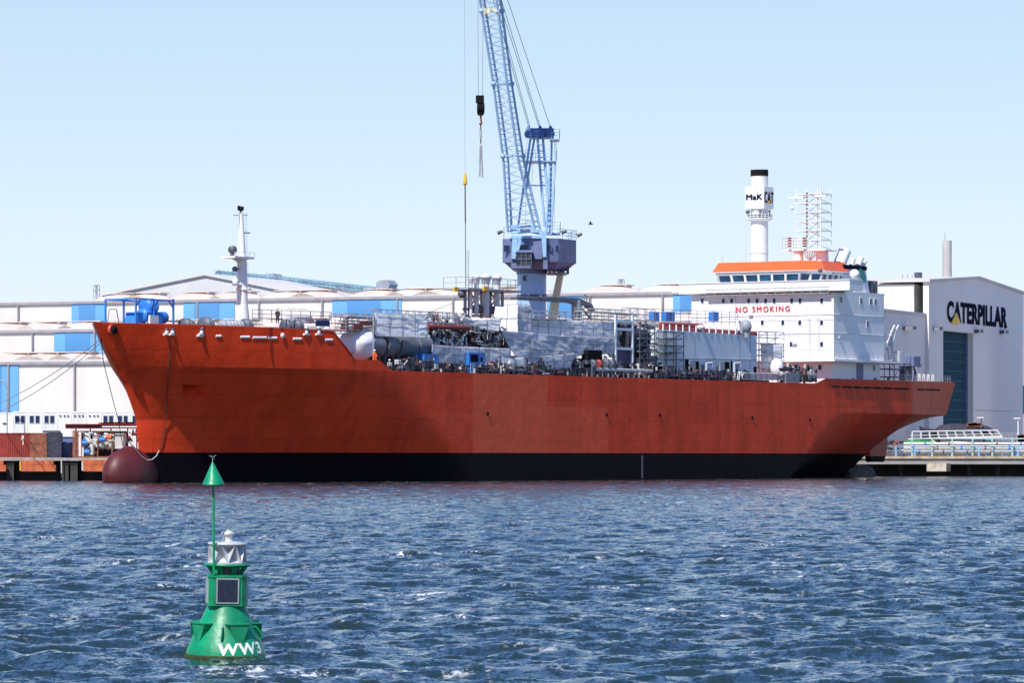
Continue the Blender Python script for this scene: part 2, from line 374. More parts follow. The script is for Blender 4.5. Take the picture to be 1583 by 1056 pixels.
# ------------------------------------------------------------------ water
def build_water():
    rng = np.random.default_rng(11)
    rr = [12.0]
    while rr[-1] < 47: rr.append(rr[-1] * 1.02)
    while rr[-1] < 820: rr.append(rr[-1] * 1.00165)
    while rr[-1] < 9000: rr.append(rr[-1] * 1.15)
    rr = np.array(rr)
    an = np.concatenate([np.linspace(-60, -10, 26)[:-1], np.linspace(-10, 10, 900), np.linspace(10, 60, 26)[1:]])
    A_, R_ = np.meshgrid(np.radians(an), rr); X = R_ * np.sin(A_); Y = R_ * np.cos(A_)
    Z = np.zeros_like(X); DX = np.zeros_like(X); DY = np.zeros_like(X)
    dr = R_ * 0.0022 + 0.02; lat = R_ * 0.0005
    n = 84
    for i in range(n):
        lam = 0.16 * (4.2 / 0.16) ** ((i + rng.random()) / n); k = 2 * np.pi / lam
        th = np.radians(250 + rng.normal(0, 42)); slope = 0.060 * (1.0 if lam < 1.6 else 1.6 / lam)
        amp = slope / k; kx, ky = k * np.cos(th), k * np.sin(th); ph = rng.random() * 6.283
        fade = np.clip((lam / (2.2 * dr)) - 0.6, 0, 1)
        grp = 0.65 + 0.5 * np.sin(kx * .13 * X + ky * .17 * Y + rng.random() * 6)
        a = kx * X + ky * Y + ph; ag = amp * fade * grp
        Z += ag * np.sin(a); c = np.cos(a) * ag * 0.8; DX += c * np.cos(th); DY += c * np.sin(th)
    calm = np.clip((9000 - R_) / 8000, 0, 1)
    X = X + DX; Y = Y + DY; Z = Z * calm
    nr, nc = X.shape
    me = bpy.data.meshes.new('water'); me.vertices.add(nr * nc)
    co = np.stack([X, Y, Z], -1).reshape(-1, 3).astype(np.float32); me.vertices.foreach_set('co', co.ravel())
    idx = np.arange(nr * nc).reshape(nr, nc)
    q = np.stack([idx[:-1, :-1], idx[:-1, 1:], idx[1:, 1:], idx[1:, :-1]], -1).reshape(-1, 4)
    me.loops.add(q.size); me.loops.foreach_set('vertex_index', q.ravel().astype(np.int32))
    me.polygons.add(len(q)); me.polygons.foreach_set('loop_start', np.arange(0, q.size, 4, dtype=np.int32))
    me.polygons.foreach_set('loop_total', np.full(len(q), 4, dtype=np.int32)); me.polygons.foreach_set('use_smooth', np.ones(len(q), bool))
    me.update(calc_edges=True)
    o = bpy.data.objects.new('water', me); COL.objects.link(o); o['kind'] = 'structure'
    m = bpy.data.materials.new('harbour_water'); m.use_nodes = True; n = m.node_tree; L = n.links; b = n.nodes['Principled BSDF']
    b.inputs['IOR'].default_value = 1.333; b.inputs['Roughness'].default_value = 0.06
    tc = n.nodes.new('ShaderNodeTexCoord')
    def N(sc, st, det=4, rough=.6):
        mp = n.nodes.new('ShaderNodeMapping'); mp.inputs['Scale'].default_value = st; L.new(tc.outputs['Object'], mp.inputs['Vector'])
        t = n.nodes.new('ShaderNodeTexNoise'); t.inputs['Scale'].default_value = sc; t.inputs['Detail'].default_value = det; t.inputs['Roughness'].default_value = rough
        L.new(mp.outputs[0], t.inputs['Vector']); return t.outputs['Fac']
    # foam: broken streaks lying on the water, gathered into loose windrows
    f1 = N(0.5, (0.38, 1.1, 1), 5, .6); f2 = N(4.0, (1, .7, 1), 6, .75); f3 = N(0.05, (1, .6, 1), 2)
    def ramp(src, a, c):
        r = n.nodes.new('ShaderNodeMapRange'); r.inputs['From Min'].default_value = a; r.inputs['From Max'].default_value = c
        L.new(src, r.inputs['Value']); return r.outputs[0]
    def mul(a, c):
        t = n.nodes.new('ShaderNodeMath'); t.operation = 'MULTIPLY'; L.new(a, t.inputs[0]); L.new(c, t.inputs[1]); return t.outputs[0]
    foam = mul(ramp(f1, .575, .65), ramp(f2, .51, .60))
    szz = n.nodes.new('ShaderNodeSeparateXYZ'); L.new(tc.outputs['Object'], szz.inputs[0])
    crest = mul(mul(ramp(szz.outputs['Z'], .06, .14), ramp(N(9.0, (1, .8, 1), 4, .7), .53, .62)), ramp(N(.6, (1, .5, 1), 3), .42, .52))
    mxf = n.nodes.new('ShaderNodeMath'); mxf.operation = 'MAXIMUM'; L.new(foam, mxf.inputs[0]); L.new(crest, mxf.inputs[1]); foam = mxf.outputs[0]
    mx = n.nodes.new('ShaderNodeMixRGB'); mx.inputs['Color1'].default_value = (.014, .030, .030, 1); mx.inputs['Color2'].default_value = (.62, .64, .66, 1)
    L.new(foam, mx.inputs['Fac']); L.new(mx.outputs[0], b.inputs['Base Color'])
    rg = n.nodes.new('ShaderNodeMapRange'); rg.inputs['To Min'].default_value = .07; rg.inputs['To Max'].default_value = .6; L.new(foam, rg.inputs['Value']); L.new(rg.outputs[0], b.inputs['Roughness'])
    geo = n.nodes.new('ShaderNodeNewGeometry'); acc = geo.outputs['Normal']
    def V(op, a, b_=None, sc=None):
        t = n.nodes.new('ShaderNodeVectorMath'); t.operation = op; L.new(a, t.inputs[0])
        if b_ is not None:
            if isinstance(b_, tuple): t.inputs[1].default_value = b_
            else: L.new(b_, t.inputs[1])
        return t.outputs[0]
    for sc, st, k in ((1.6, (1, .8, 1), .65), (5.0, (1, .75, 1), .95), (16.0, (1, .8, 1), .95)):   # small ripples tilt the surface in both directions
        mp = n.nodes.new('ShaderNodeMapping'); mp.inputs['Scale'].default_value = st; L.new(tc.outputs['Object'], mp.inputs['Vector'])
        t = n.nodes.new('ShaderNodeTexNoise'); t.inputs['Scale'].default_value = sc; t.inputs['Detail'].default_value = 3; L.new(mp.outputs[0], t.inputs['Vector'])
        acc = V('ADD', acc, V('MULTIPLY', V('SUBTRACT', t.outputs['Color'], (.5, .5, .5)), (k, k, 0)))
    L.new(V('NORMALIZE', acc), b.inputs['Normal'])
    me.materials.append(m)
build_water()

# ------------------------------------------------------------------ ground behind the water
def build_ground():
    a = SH.world((17, 19, 0)); b = SH.world((165, 19, 0)); GZ = 2.9
    quayL = 550.0
    poly = [(-3000, quayL), (-47, quayL), (a.x, a.y), (b.x, b.y), (b.x + 12, 690), (3000, 690), (3000, 9000), (-3000, 9000)]
    mb = MB(); n = len(poly)
    mb.add([(x, y, GZ) for x, y in poly] + [(x, y, -3) for x, y in poly], [tuple(range(n))] + [(i, (i + 1) % n, n + (i + 1) % n, n + i) for i in range(n)])
    solo(mb, 'ground', M['ground'], None, None, WF, (0, 0, 0), kind='structure')
build_ground()

# ------------------------------------------------------------------ the ship
HB = 13.5
def u_stem(z): return lerp_tab([(-3, -37.2), (0, -37.6), (4.5, -37.8), (7.4, -38.2), (11.1, -40.1), (13.6, -42.0), (15.6, -43.7), (18.75, -46.0), (20, -47)], z)
ZQ = [SH.at(*q, -HB) for q in ((522, 512), (553, 556), (588, 557), (606, 572.5))]
def z_top(u): return lerp_tab([(-48, 18.7)] + ZQ[:3] + [(ZQ[3][0], 13.68), (102.3, 13.68), (105.1, 14.38), (133, 14.42), (160, 14.75)], u)
def z_bot(u): return lerp_tab([(-50, -2.5), (128, -2.5), (138, 0.6), (142, 3.2), (148, 5.6), (153, 7.6), (158, 9.2)], u)
def sstep(t): t = min(1, max(0, t)); return t * t * (3 - 2 * t)
def b_fwd(u, z):
    us = u_stem(z); zc = min(max(z, 0), 13.6); uf = 13 - 12 * (zc / 13.6)
    t = (u - us) / (uf - us)
    if t >= 1: return HB
    if t <= 0: return 0.0
    p = 1.12 + 1.7 * (zc / 13.6) ** 1.7
    return HB * (1 - (1 - t) ** p) ** (1.0 - .12 * zc / 13.6)
def b_aft(u, z):
    top = lerp_tab([(-50, HB), (109.4, HB), (133, 13.1), (157.4, 7.4)], u)
    if z >= 9.5: return top
    zb = z_bot(u); us = 100 + (z - 3.4) * 1.5
    p = 1.25 * min(1, max(0, (u - us) / 30)) ** 1.15
    h = min(1, max(0.0, (z - zb) / (9.5 - zb))) if zb < 9.4 else 1
    return top * max(h, .001) ** p
def b_hull(u, z): return b_fwd(u, z) if u < 20 else b_aft(u, z)
def hullpt(px, py, out=0.0):
    v = -HB
    for _ in range(30):
        u, z = SH.at(px, py, v); v = .5 * v + .5 * -(b_hull(u, z) + out)
    return Vector((u, v, z))
PK = (hullpt(283, 606), hullpt(321, 606)); PU0, PU1 = PK[0].x, PK[1].x; PZ0, PZ1 = hullpt(300, 618).z, hullpt(300, 595).z
ship = thing('tanker', 'long orange tanker under refit, with dark boot top and white bridge house', 'ship', SH, (0, 0, 0))
def build_hull():
    zs = [-2.5, -1, 0, 1.2, 2.4, 3.58, 3.62, 4.3, 5, 5.8, 6.6, 7.4, 8.2, 8.9, 9.45, 9.55]
    zs = sorted(set(zs + [PZ0, PZ0 + .01, PZ1 - .02, PZ1] + [10.2, 10.9, 11.6, 12.3, 13, 13.55, 13.65])); zs = [z for z in zs]
    ntop = 8
    T = [(i / 200.0) ** 1.5 for i in range(201)]
    us_ = u_stem((PZ0 + PZ1) / 2); TP = [(uu - us_) / (20 - us_) for uu in (PU0, PU0 + .05, PU1 - .05, PU1)]; T += TP
    T = sorted(T); cols = [('t', t) for t in T] + [('u', 20 + i * 2.0) for i in range(1, 38)] + [('u', 95 + i * 0.75) for i in range(0, 84)] + [('u', 157.4)]
    nr = len(zs) + ntop; V = []; F = []; MI = []
    for side in (-1, 1):
        off = len(V)
        for kind, t in cols:
            for j in range(nr):
                u = -20.0 if kind == 't' else t
                for _ in range(6):
                    zt = z_top(u)
                    z = zs[j] if j < len(zs) else 13.65 + (zt - 13.65) * (j - len(zs) + 1) / ntop
                    if kind == 't': us = u_stem(z); u = us + (20 - us) * t
                    else: break
                z = max(z, z_bot(u)) if z < 9.5 else z
                b = b_hull(u, z)
                if kind == 't' and TP[0] + 1e-6 < t < TP[3] - 1e-6 and PZ0 + .005 < z < PZ1 - .005: b -= 2.4 * (z - PZ0) / (PZ1 - PZ0) + .15
                if u > 133: u += (u - 133) / 24.4 * (-2.2 + 3.2 * min(1, max(0, (z - 9.5) / 5.2)))
                V.append((u, side * b, z))
        for i in range(len(cols) - 1):
            for j in range(nr - 1):
                a = off + i * nr + j; q = (a, a + nr, a + nr + 1, a + 1)
                F.append(q if side < 0 else q[::-1]); MI.append(1 if j < len(zs) - 1 and zs[j + 1] <= 3.6 else 0)
        end = off + (len(cols) - 1) * nr
        if side < 0: e0 = end
    for j in range(nr - 1):
        F.append((e0 + j, end + j, end + j + 1, e0 + j + 1)); MI.append(0)
    mb = MB(); mb.v = V; mb.f = F; mb.mi = MI; mb.sm = [True] * len(F)
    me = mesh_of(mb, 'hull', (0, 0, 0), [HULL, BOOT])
    import bmesh
    bm = bmesh.new(); bm.from_mesh(me); bmesh.ops.remove_doubles(bm, verts=bm.verts, dist=.004)
    bmesh.ops.recalc_face_normals(bm, faces=bm.faces); bm.to_mesh(me); bm.free()
    o = bpy.data.objects.new('hull', me); COL.objects.link(o); o.parent = ship; BASE[o.name] = (0, 0, 0)
    md = o.modifiers.new('edge', 'EDGE_SPLIT'); md.split_angle = R(9)
    return o
hull = build_hull()
# decks
def deckpoly(u0, u1, z, n=30, inset=.25):
    us = [u0 + (u1 - u0) * i / n for i in range(n + 1)]
    return [(u, -max(.05, b_hull(u, z) - inset)) for u in us] + [(u, max(.05, b_hull(u, z) - inset)) for u in reversed(us)]
part(MB().prism(deckpoly(-41, -12, 15.8), 15.7, 15.8), 'forecastle_deck', M['red'], ship)
part(MB().prism([(-12.3, -11.2), (-12.3, 11.2), (-12, 11.2), (-12, -11.2)], 12.8, 15.69), 'forecastle_bulkhead', M['lgrey'], ship)
part(MB().prism(deckpoly(-12, 156.6, 13.2, 60), 12.7, 12.78), 'main_deck', M['red'], ship)
# bulb
bp_ = [(0.02, -43.6), (1.1, -43.4), (2.0, -42.8), (2.75, -41.8), (3.2, -40.4), (3.4, -39.8), (3.2, -38.7), (2.8, -37.6), (2.0, -36.2), (1.1, -35), (.3, -34)]
mb = squash_y(MB().lathe(bp_, (0, 0, 0.95), 40, 'x'), .72)
part(mb, 'bulbous_bow', [M['bulb'], BOOT], ship)
# rudder and propeller hub
r0 = SH.p(1341, 684, 0); r1 = SH.p(1368, 684, 0)
mb = MB().prismy([(r0.x, 3.2), (r1.x - .6, 3.2), (r1.x, 5.5), (r1.x - .4, 7.2), (r0.x, 6.2)], -.5, .5); mb.prismy([(r0.x + .4, 2.3), (r1.x - 1.2, 2.3), (r1.x - .6, 3.2), (r0.x, 3.2)], -.45, .45, 1)
part(mb, 'rudder', [M['hullpaint'], BOOT], ship)
q = SH.p(1333, 738, 0)
part(MB().lathe([(.05, q.x + 2.4), (1.0, q.x + 2.2), (1.7, q.x + 1.2), (1.9, q.x), (1.7, q.x - 2), (1.3, q.x - 6)], (0, 0, 0.1), 20, 'x'), 'propeller_hub', mat('fouled_bronze', (.10, .10, .075), .8, var=.4, scale=2), ship)
# bulwark cap rails
mb = MB(); L = []
for i in range(0, 92): L.append(-45.4 + i * .36)
pts = [Vector((u, -b_hull(u, 17) - .02, z_top(u) + .03)) for u in L if u < -12.6]
mb.path(pts, .10, 4); part(mb, 'bulwark_cap', M['hullpaint'], ship); mb = MB()
pts = [Vector((u, -b_hull(u, 14) - .02, z_top(u) + .03)) for u in np.linspace(105.2, 157.2, 30)]
mb.path(pts, .10, 4)
part(mb, 'bulwark_cap', M['hullpaint'], ship)
# bow bulwark openings: solid white bars stand for the light seen through
for px0, px1, py in ((304, 314, 519.5), (334, 342, 519.5), (372, 386, 521), (391, 412, 522), (415, 428, 522.5), (453, 466, 524), (503, 514, 525.5)):
    a = hullpt(px0, py); c = hullpt(px1, py); h = .17
    mb = MB(); mb.cyl(a + Vector((0, .06, 0)), c + Vector((0, .06, 0)), h, n=8)
    part(mb, 'opening_light_bar', M['white'], ship)
for px in (258, 267, 312, 474, 493):                    # roller chocks on the bulwark
    a = hullpt(px, 514)
    mb = MB().cyl(a + Vector((0, .05, -.1)), a + Vector((0, .05, .7)), .26, .2, n=8); mb.cyl(a + Vector((-.6, 0, -.25)), a + Vector((.6, 0, -.25)), .13, n=8); mb.cyl(a + Vector((0, .05, .3)), a + Vector((0, .05, .5)), .30, n=8, mi=1)
    part(mb, 'roller_chock', [M['white'], M['dgrey']], ship)
a = hullpt(436, 519); part(MB().lathe([(.02, 0), (.3, .05), (.36, .2)], a + Vector((0, -.25, 0)), 12, 'y'), 'bow_light', M['white'], ship)
a = hullpt(171, 510); mb = MB(); mb.lathe([(.62, .1), (.66, -.25), (.5, -.34), (.4, -.1)], a - Vector((0, .1, 0)), 18, 'y'); mb.lathe([(.01, -.60), (.46, -.58), (.46, -.2)], a - Vector((0, .1, 0)), 16, 'y', mi=1); part(mb, 'hawse_ring', [M['hullpaint'], M['black']], ship)
for px0, px1 in ((1286, 1297), (1302, 1316), (1319, 1331), (1334, 1346), (1349, 1362), (1365, 1378), (1381, 1404), (1418, 1428), (1431, 1452)):
    a = hullpt(px0, 597.5 + (px0 - 1286) * .035); c = hullpt(px1, 597.5 + (px1 - 1286) * .035)
    part(MB().cyl(a, c, .16, n=4, smooth=False), 'mooring_slot', M['black'], ship)
# bollards and rollers on the quarter rail
for px in (1280, 1300, 1322, 1334, 1356, 1376, 1398, 1424, 1431, 1438, 1445):
    a = hullpt(px, 588 + max(0, (px - 1376) * .03)); h = 1.1 if px > 1420 else .35
    part(MB().cyl(a + Vector((0, .3, -.2)), a + Vector((0, .3, h)), .3 if px > 1420 else .2, n=8), 'rail_bollard', M['offwhite'] if px > 1420 else M['dgrey'], ship)
mb = MB()                                             # pipe and guard rails round the poop
pr = [Vector((u, -b_hull(u, 14) + .3, z_top(u))) for u in np.linspace(130, 157, 10)]
mb.rail(pr, 1.0, 1.5, .03, 2); part(mb, 'stern_rail', M['rail'], ship)
# draught marks and small hull marks
mb = MB()
for i in range(9):
    a = hullpt(993, 706 + i * 4.0, .02); mb.box(a.x - .12, a.x + .12, a.y - .01, a.y + .01, a.z - .06, a.z + .06)
part(mb, 'draught_marks', M['offwhite'], ship)
for px, py in ((754, 640), (938, 641), (1020, 642), (1163, 646), (1252, 649)):
    a = hullpt(px, py, .03); part(MB().lathe([(.02, 0), (.22, 0), (.25, .1)], a - Vector((0, .08, 0)), 10, 'y'), 'overboard_outlet', M['black'], ship)
# fender edges welded to the flat side (two faint rubbing plates)
for px, y0, y1 in ((728, 581, 636), (836, 582, 640), (921, 583, 637)):
    a = SH.p(px, y1, -HB); c = SH.p(px, y0, -HB); part(MB().box(a.x - .10, a.x + .10, -HB - .008, -HB + .02, a.z, c.z), 'plate_edge', HULL, ship)

# ---- superstructure
UF = 109.7
def fz(py, px=1289): return SH.atx(px, py, UF)[1]
def fy(px, py=480): return SH.atx(px, py, UF)[0]
yP, yS = fy(1289), fy(1069); Z1 = fz(555.5); ZT = fz(452)
ss = part(MB().prism([(UF, yP), (UF, yS), (125.2, yS), (125.2, yP)], Z1 + .02, ZT), 'superstructure', M['white'], ship)
lo = part(MB().prism([(UF + .6, yP + .7), (UF + .6, yS), (125.2, yS), (125.2, yP + .7)], 12.75, Z1 - .3), 'lower_deckhouse', M['white'], ship)
part(MB().prism([(UF - 1.4, yP - .9), (UF - 1.4, yS), (129.5, yS), (129.5, yP - .9)], Z1 - .32, Z1), 'house_deck', M['white'], ship)
part(MB().rail([(UF - 1.3, 0, Z1), (UF - 1.3, yP - .8, Z1), (129.3, yP - .8, Z1), (129.3, 6, Z1)], 1.1, 1.4, .03), 'house_rail', M['rail'], ship)
part(MB().box(124.9, 128.5, -9, 9, ZT - .35, ZT), 'aft_wing_deck', M['white'], ship)
mb = MB()
for d in range(1, 3):                                     # aft balconies with rails
    z = Z1 + (ZT - Z1) * d / 3; mb.box(125.2, 127.6, yP + 1, 8, z - .15, z); mb.rail([(125.2, yP + 1.05, z), (127.5, yP + 1.05, z), (127.5, 8, z)], 1.1, 1.2, .035)
mb.rail([(125.2, -8.9, ZT), (128.4, -8.9, ZT), (128.4, 8, ZT)], 1.1, 1.2, .035)
part(mb, 'aft_balcony', M['rail'], ss)
def window(px, py, wpx, hpx, front=True, par=ss, m='glass'):
    if front:
        y, z = SH.atx(px, py, UF); hw = wpx / 9.14 / 2; hh = hpx / 10.65 / 2; x = UF if par is ss else UF + .6
        if par is not ss: y, z = SH.atx(px, py, UF + .6)
        fr = MB().box(x - .06, x + .02, y - hw - .12, y + hw + .12, z - hh - .12, z + hh + .12); gl = MB().box(x - .09, x + .01, y - hw, y + hw, z - hh, z + hh)
    else:
        yy = yP if par is ss else yP + .7; x, z = SH.at(px, py, yy); hw = wpx / 5.5 / 2; hh = hpx / 10.6 / 2
        fr = MB().box(x - hw - .12, x + hw + .12, yy - .06, yy + .02, z - hh - .12, z + hh + .12); gl = MB().box(x - hw, x + hw, yy - .09, yy + .01, z - hh, z + hh)
    o = part(fr, 'window', M['white'], par); part(gl, 'pane', M[m], o)
for row, cols in ((465.2, (135, 230, 268, 345, 383, 422, 461, 540, 578, 676)), (498.8, (407, 500, 577, 676)), (532.4, (538, 676))):
    for c in cols: window(c / 2.933 + 1040, row, 4.2, 7.2)
for c in (560, 668): window(c / 2.933 + 1040, 568, 5, 8, par=lo)
for px, py in ((762, 655), (852, 660), (896, 663), (917, 665), (882, 765)): window(px / 2.933 + 1040, py / 2.933 + 240, 2.8, 8.4, False)
window(912 / 2.933 + 1040, 569.5, 2.8, 8, False, lo)
x, z = SH.at(1329, 571, yP + .7); part(MB().box(x - 1.0, x + 1.0, yP + .62, yP + .72, 12.8, Z1 - .5), 'side_door', M['purple'], ship)
# deck edge mouldings, front drain pipes, ladders and the catwalk under the bridge
mb = MB()
for py in (486, 515): z = fz(py); mb.box(UF - .08, UF - .001, yP, yS, z - .04, z + .04); mb.box(UF, 125.2, yP - .08, yP - .001, z - .04, z + .04)
for py in (494, 540): z = fz(py); mb.box(UF - .05, UF - .001, yP, yS, z - .03, z + .03)
part(mb, 'deck_moulding', M['rail'], ss)
mb = MB(); z = fz(452.5)
mb.box(UF - 1.0, UF - .02, fy(1096), fy(1286), z - .05, z)
for px in range(1098, 1290, 13): y = fy(px); mb.bar((UF - .02, y, z - 1.2), (UF - 1.0, y, z - .03), .04)
mb.rail([(UF - .98, fy(1096), z), (UF - .98, fy(1286), z)], .9, 1.4, .03, 2)
part(mb, 'window_catwalk', M['rail'], ss)
mb = MB(); y = fy(1137); mb.bar((UF - .1, y, fz(452)), (UF - .1, y, fz(500)), .06)
for px in (1250, 1264): mb.truss((UF - .15, fy(px), fz(550)), (UF - .15, fy(px + 4), fz(550)), (UF - .15, fy(px), fz(490)), (UF - .15, fy(px + 4), fz(490)), 18, .03, zig=False)
part(mb, 'front_ladder', M['rail'], ss)
mb = MB()
for px, py, s in ((1228, 531, 1), (1160, 487, 1), (1300, 522, 0), (1290, 561, 0), (1353, 564, 0), (1243, 563, 1)):
    if s: y, z = SH.atx(px, py, UF - .3); mb.box(UF - .4, UF - .1, y - .35, y + .35, z - .09, z + .09)
    else: x, z = SH.at(px, py, yP - .3); mb.box(x - .4, x + .4, yP - .3, yP - .05, z - .09, z + .09)
part(mb, 'flood_light', M['offwhite'], ss)
# lettering on the front
mb = MB(); a = (UF - .05, fy(1138.5), fz(480)); e = fy(1221) - fy(1138.5)
text_on(mb, 'NO SMOKING', a, (0, e, 0), (0, 0, fz(471.2) - fz(480)), -.004, 1.35)
part(mb, 'lettering', M['redtext'], ss)
# ---- bridge deck with wings
ZB0, ZB1 = fz(449.5), fz(432.5)
wl, wr = fy(1054), fy(1318)
mb = MB()
mb.prism([(UF - .9, wr), (UF - .9, wl), (UF + 3.2, wl), (UF + 3.2, wr)], ZB0, ZB0 + .25)
mb.prismx([(wr, ZB0 + .25), (wl + 1.4, ZB0 + .25), (wl, ZB1 - .6), (wl, ZB1 - .1), (wr, ZB1 - .1)], UF - .9, UF - .78)
mb.box(UF - .78, UF + 3.2, wr, wr + .12, ZB0 + .25, ZB1 - .1)
mb.box(UF - .78, UF + 3.2, wl - .12, wl, ZB1 - .9, ZB1 - .1)
mb.box(UF - 1.02, UF - .74, wr - .03, wl, ZB1 - .12, ZB1)
mb.box(UF - .78, UF + 3.2, wr - .05, wr + .16, ZB1 - .12, ZB1)
mb.prism([(UF + 3.2, yP - .0), (UF + 3.2, yS), (125.4, yS), (125.4, yP)], ZT + .02, ZT + .28)
part(mb, 'bridge_wing_deck', M['white'], ship)
# wheelhouse
yl, yr = fy(1107), fy(1234)
foot = [(UF + .4, yl - .2), (UF + .4, yr), (UF + 2.6, yr - 2.4), (UF + 9.5, yr - 2.4), (UF + 9.5, yl - .2)]
def inset(poly, k): cx = sum(p[0] for p in poly) / len(poly); cy = sum(p[1] for p in poly) / len(poly); return [(cx + (x - cx) * k, cy + (y - cy) * k) for x, y in poly]
za, zb_, zc, zd = fz(435), fz(421.5), fz(416), fz(401)
part(MB().prism(inset(foot, .985), ZT + .28, za), 'wheelhouse_base', M['white'], ship)
wh = part(MB().prism(inset(foot, .965), za, zb_ + .1, 0, inset(foot, 1.0)), 'wheelhouse', M['bglass'], ship)
mb = MB(); ft = inset(foot, 1.012); fb = inset(foot, .977)
def lerp2(a, b, t): return (a[0] + (b[0] - a[0]) * t, a[1] + (b[1] - a[1]) * t)
for (i, j, k) in ((4, 4, 1), (0, 1, 6), (1, 2, 2), (2, 3, 4)):
    i2 = (i + 1) % 5
    for q in range(k + 1):
        a, b = lerp2(fb[i], fb[i2], q / k), lerp2(ft[i], ft[i2], q / k); part(MB().cyl((*a, za - .02), (*b, zb_ + .05), .22, n=4, caps=False), 'window_pillar', M['white'], wh)
part(MB().prism(inset(foot, 1.03), zb_, zc + .05, 0, inset(foot, 1.06)), 'window_header', M['white'], ship)
part(MB().prism(inset(foot, 1.10), zc, zd, 0, inset(foot, 1.0)), 'bridge_roof', M['orange'], ship)
part(MB().prism(inset(foot, 1.105), zc - .08, zc), 'roof_edge', M['white'], ship)
ZR = zd
for px, y0 in ((1117, 395), (1153, 384), (1165, 398)): y, z = SH.atx(px, y0, UF + 3); part(MB().bar((UF + 3, y, ZR), (UF + 3, y, z), .05), 'whip_aerial', M['rail'], ship)
# radar platform and lattice radar mast
um = UF + 6
def my(px, py=390): return SH.atx(px, py, um)
yb0, yb1 = my(1225)[0], my(1268)[0]; zp = my(1240, 388)[1]
mb = MB().box(um - 1, um + 2.5, my(1247)[0], my(1215)[0], zp, zp + .2); mb.rail([(um + 2.4, my(1215)[0], zp + .2), (um - 1, my(1215)[0], zp + .2), (um - 1, my(1247)[0], zp + .2)], 1.9, .8, .05, 4)
mb.cyl((um, my(1232)[0], ZR), (um, my(1236)[0], zp), .9, .6, n=10); mb.cyl((um + 1, my(1266)[0], ZR), (um + 1, my(1266)[0], my(1266, 386)[1]), 1.0, .9, n=12)
mb.box(um - 1, um + 2.5, my(1281)[0], my(1247)[0], my(1266, 388)[1], my(1266, 386.5)[1])
for a in range(6): mb.bar((um, my(1250)[0], ZR), (um - .4 + .4 * a, my(1244 + 3 * a)[0], zp), .07)
part(mb, 'radar_platform', M['white'], ship)
y0_, y1_ = my(1235)[0], my(1273)[0]; zt = my(1250, 300)[1]; zb = zp + .2; ym = my(1252)[0]
xs = [um - .8, um + 2.4]; zz = [zb + (zt - zb) * i / 6 for i in range(7)]
mb = MB()
for yy in (y0_, ym, y1_):
    for x in xs: mb.bar((x, yy, zb), (x, yy, zt + .9), .075)
for z in zz:
    for x in xs: mb.bar((x, y0_, z), (x, y1_, z), .07)
    for yy in (y0_, y1_): mb.bar((xs[0], yy, z), (xs[1], yy, z), .07)
for i in range(6):
    mb.bar((xs[0], y1_, zz[i]), (xs[0], ym, zz[i + 1]), .055); mb.bar((xs[1], y0_, zz[i]), (xs[1], ym, zz[i + 1]), .055); mb.bar((xs[0], ym, zz[i + 1]), (xs[1], y1_, zz[i]), .055)
for z in (zz[2], zz[4], zz[6]): mb.box(xs[0], xs[1], y1_, y0_, z - .04, z + .04)
mb.truss((xs[0] - .1, ym - .2, zb), (xs[0] - .1, ym + .2, zb), (xs[0] - .1, ym - .2, zt), (xs[0] - .1, ym + .2, zt), 24, .04, zig=False)
mb.box(xs[0] - .4, xs[0] + .2, my(1248)[0], my(1224)[0], my(1235, 307.5)[1], my(1235, 304.5)[1])
mb.box(xs[0] - .2, xs[0] + .2, y1_ - 1, y1_ + 1, zt - .5, zt - .2); mb.ball((xs[0], my(1229)[0], my(1229, 322)[1]), .3)
part(mb, 'radar_mast', M['white'], ship)
mb = MB()
for px in (1227, 1250):
    for k in range(4): y, z = my(px, 370 + k * 4); mb.cyl((um - 1.3, y, z), (um - 1.3, y, z + .22), .28, n=8)
for k in range(12): mb.box(xs[0] - .16, xs[0] - .06, ym - .12, ym + .12, my(1252, 300 + 6 * k)[1], my(1252, 297.5 + 6 * k)[1])
part(mb, 'navigation_lights', M['red'], ship)
# funnel of the ship, aft of the bridge
a = SH.p(1303, 440, -9.5); x0, x1 = UF + 8.4, SH.at(1345, 430, -9.5)[0]; zf0 = ZT + .28; zf1 = SH.at(1325, 417, -9.5)[1]; zf2 = SH.at(1325, 410.5, -9.5)[1]
fn = part(MB().prism([(x0, -9.5), (x0, -4), (x1, -4), (x1, -9.5)], zf0, zf1, 0, [(x0 + .4, -9.3), (x0 + .4, -4.2), (x1 - 1.0, -4.2), (x1 - 1.0, -9.3)]), 'funnel', M['lgrey'], ship)
part(MB().prism([(x0 + .3, -9.45), (x0 + .3, -4.1), (x1 - .9, -4.1), (x1 - .9, -9.45)], zf1, zf2), 'funnel_cap', M['letters'], fn)
c = SH.p(1329, 436, -9.45); mb = MB(); pts = []
for i in range(13): t = math.pi * i / 12; pts.append((c.x + 1.9 * math.cos(t), c.z + 2.0 * math.sin(t)))
for i in range(12, -1, -1): t = math.pi * i / 12; pts.append((c.x + 1.1 * math.cos(t) - .2, c.z + 1.1 * math.sin(t)))
mb.prismy([(max(c.x - .1, x), z) for x, z in pts], -9.55, -9.42); part(mb, 'green_arc', mat('teal_paint', (.02, .22, .20), .5), fn)
def tiltpipe(px0, py0, px1, py1, r, name, m='steel'):
    a, b = SH.p(px0, py0, -7.5), SH.p(px1, py1, -7.5); part(MB().cyl(a, b, r, n=14, smooth=True), name, M['white' if m == 'white' else 'offwhite'], fn)
tiltpipe(1297, 410, 1306, 388, .95, 'exhaust_pipe', 'white'); tiltpipe(1316, 411, 1319, 401, .38, 'exhaust_pipe'); tiltpipe(1326, 411, 1331, 399, .5, 'exhaust_pipe'); tiltpipe(1333, 412, 1337, 404, .35, 'exhaust_pipe')
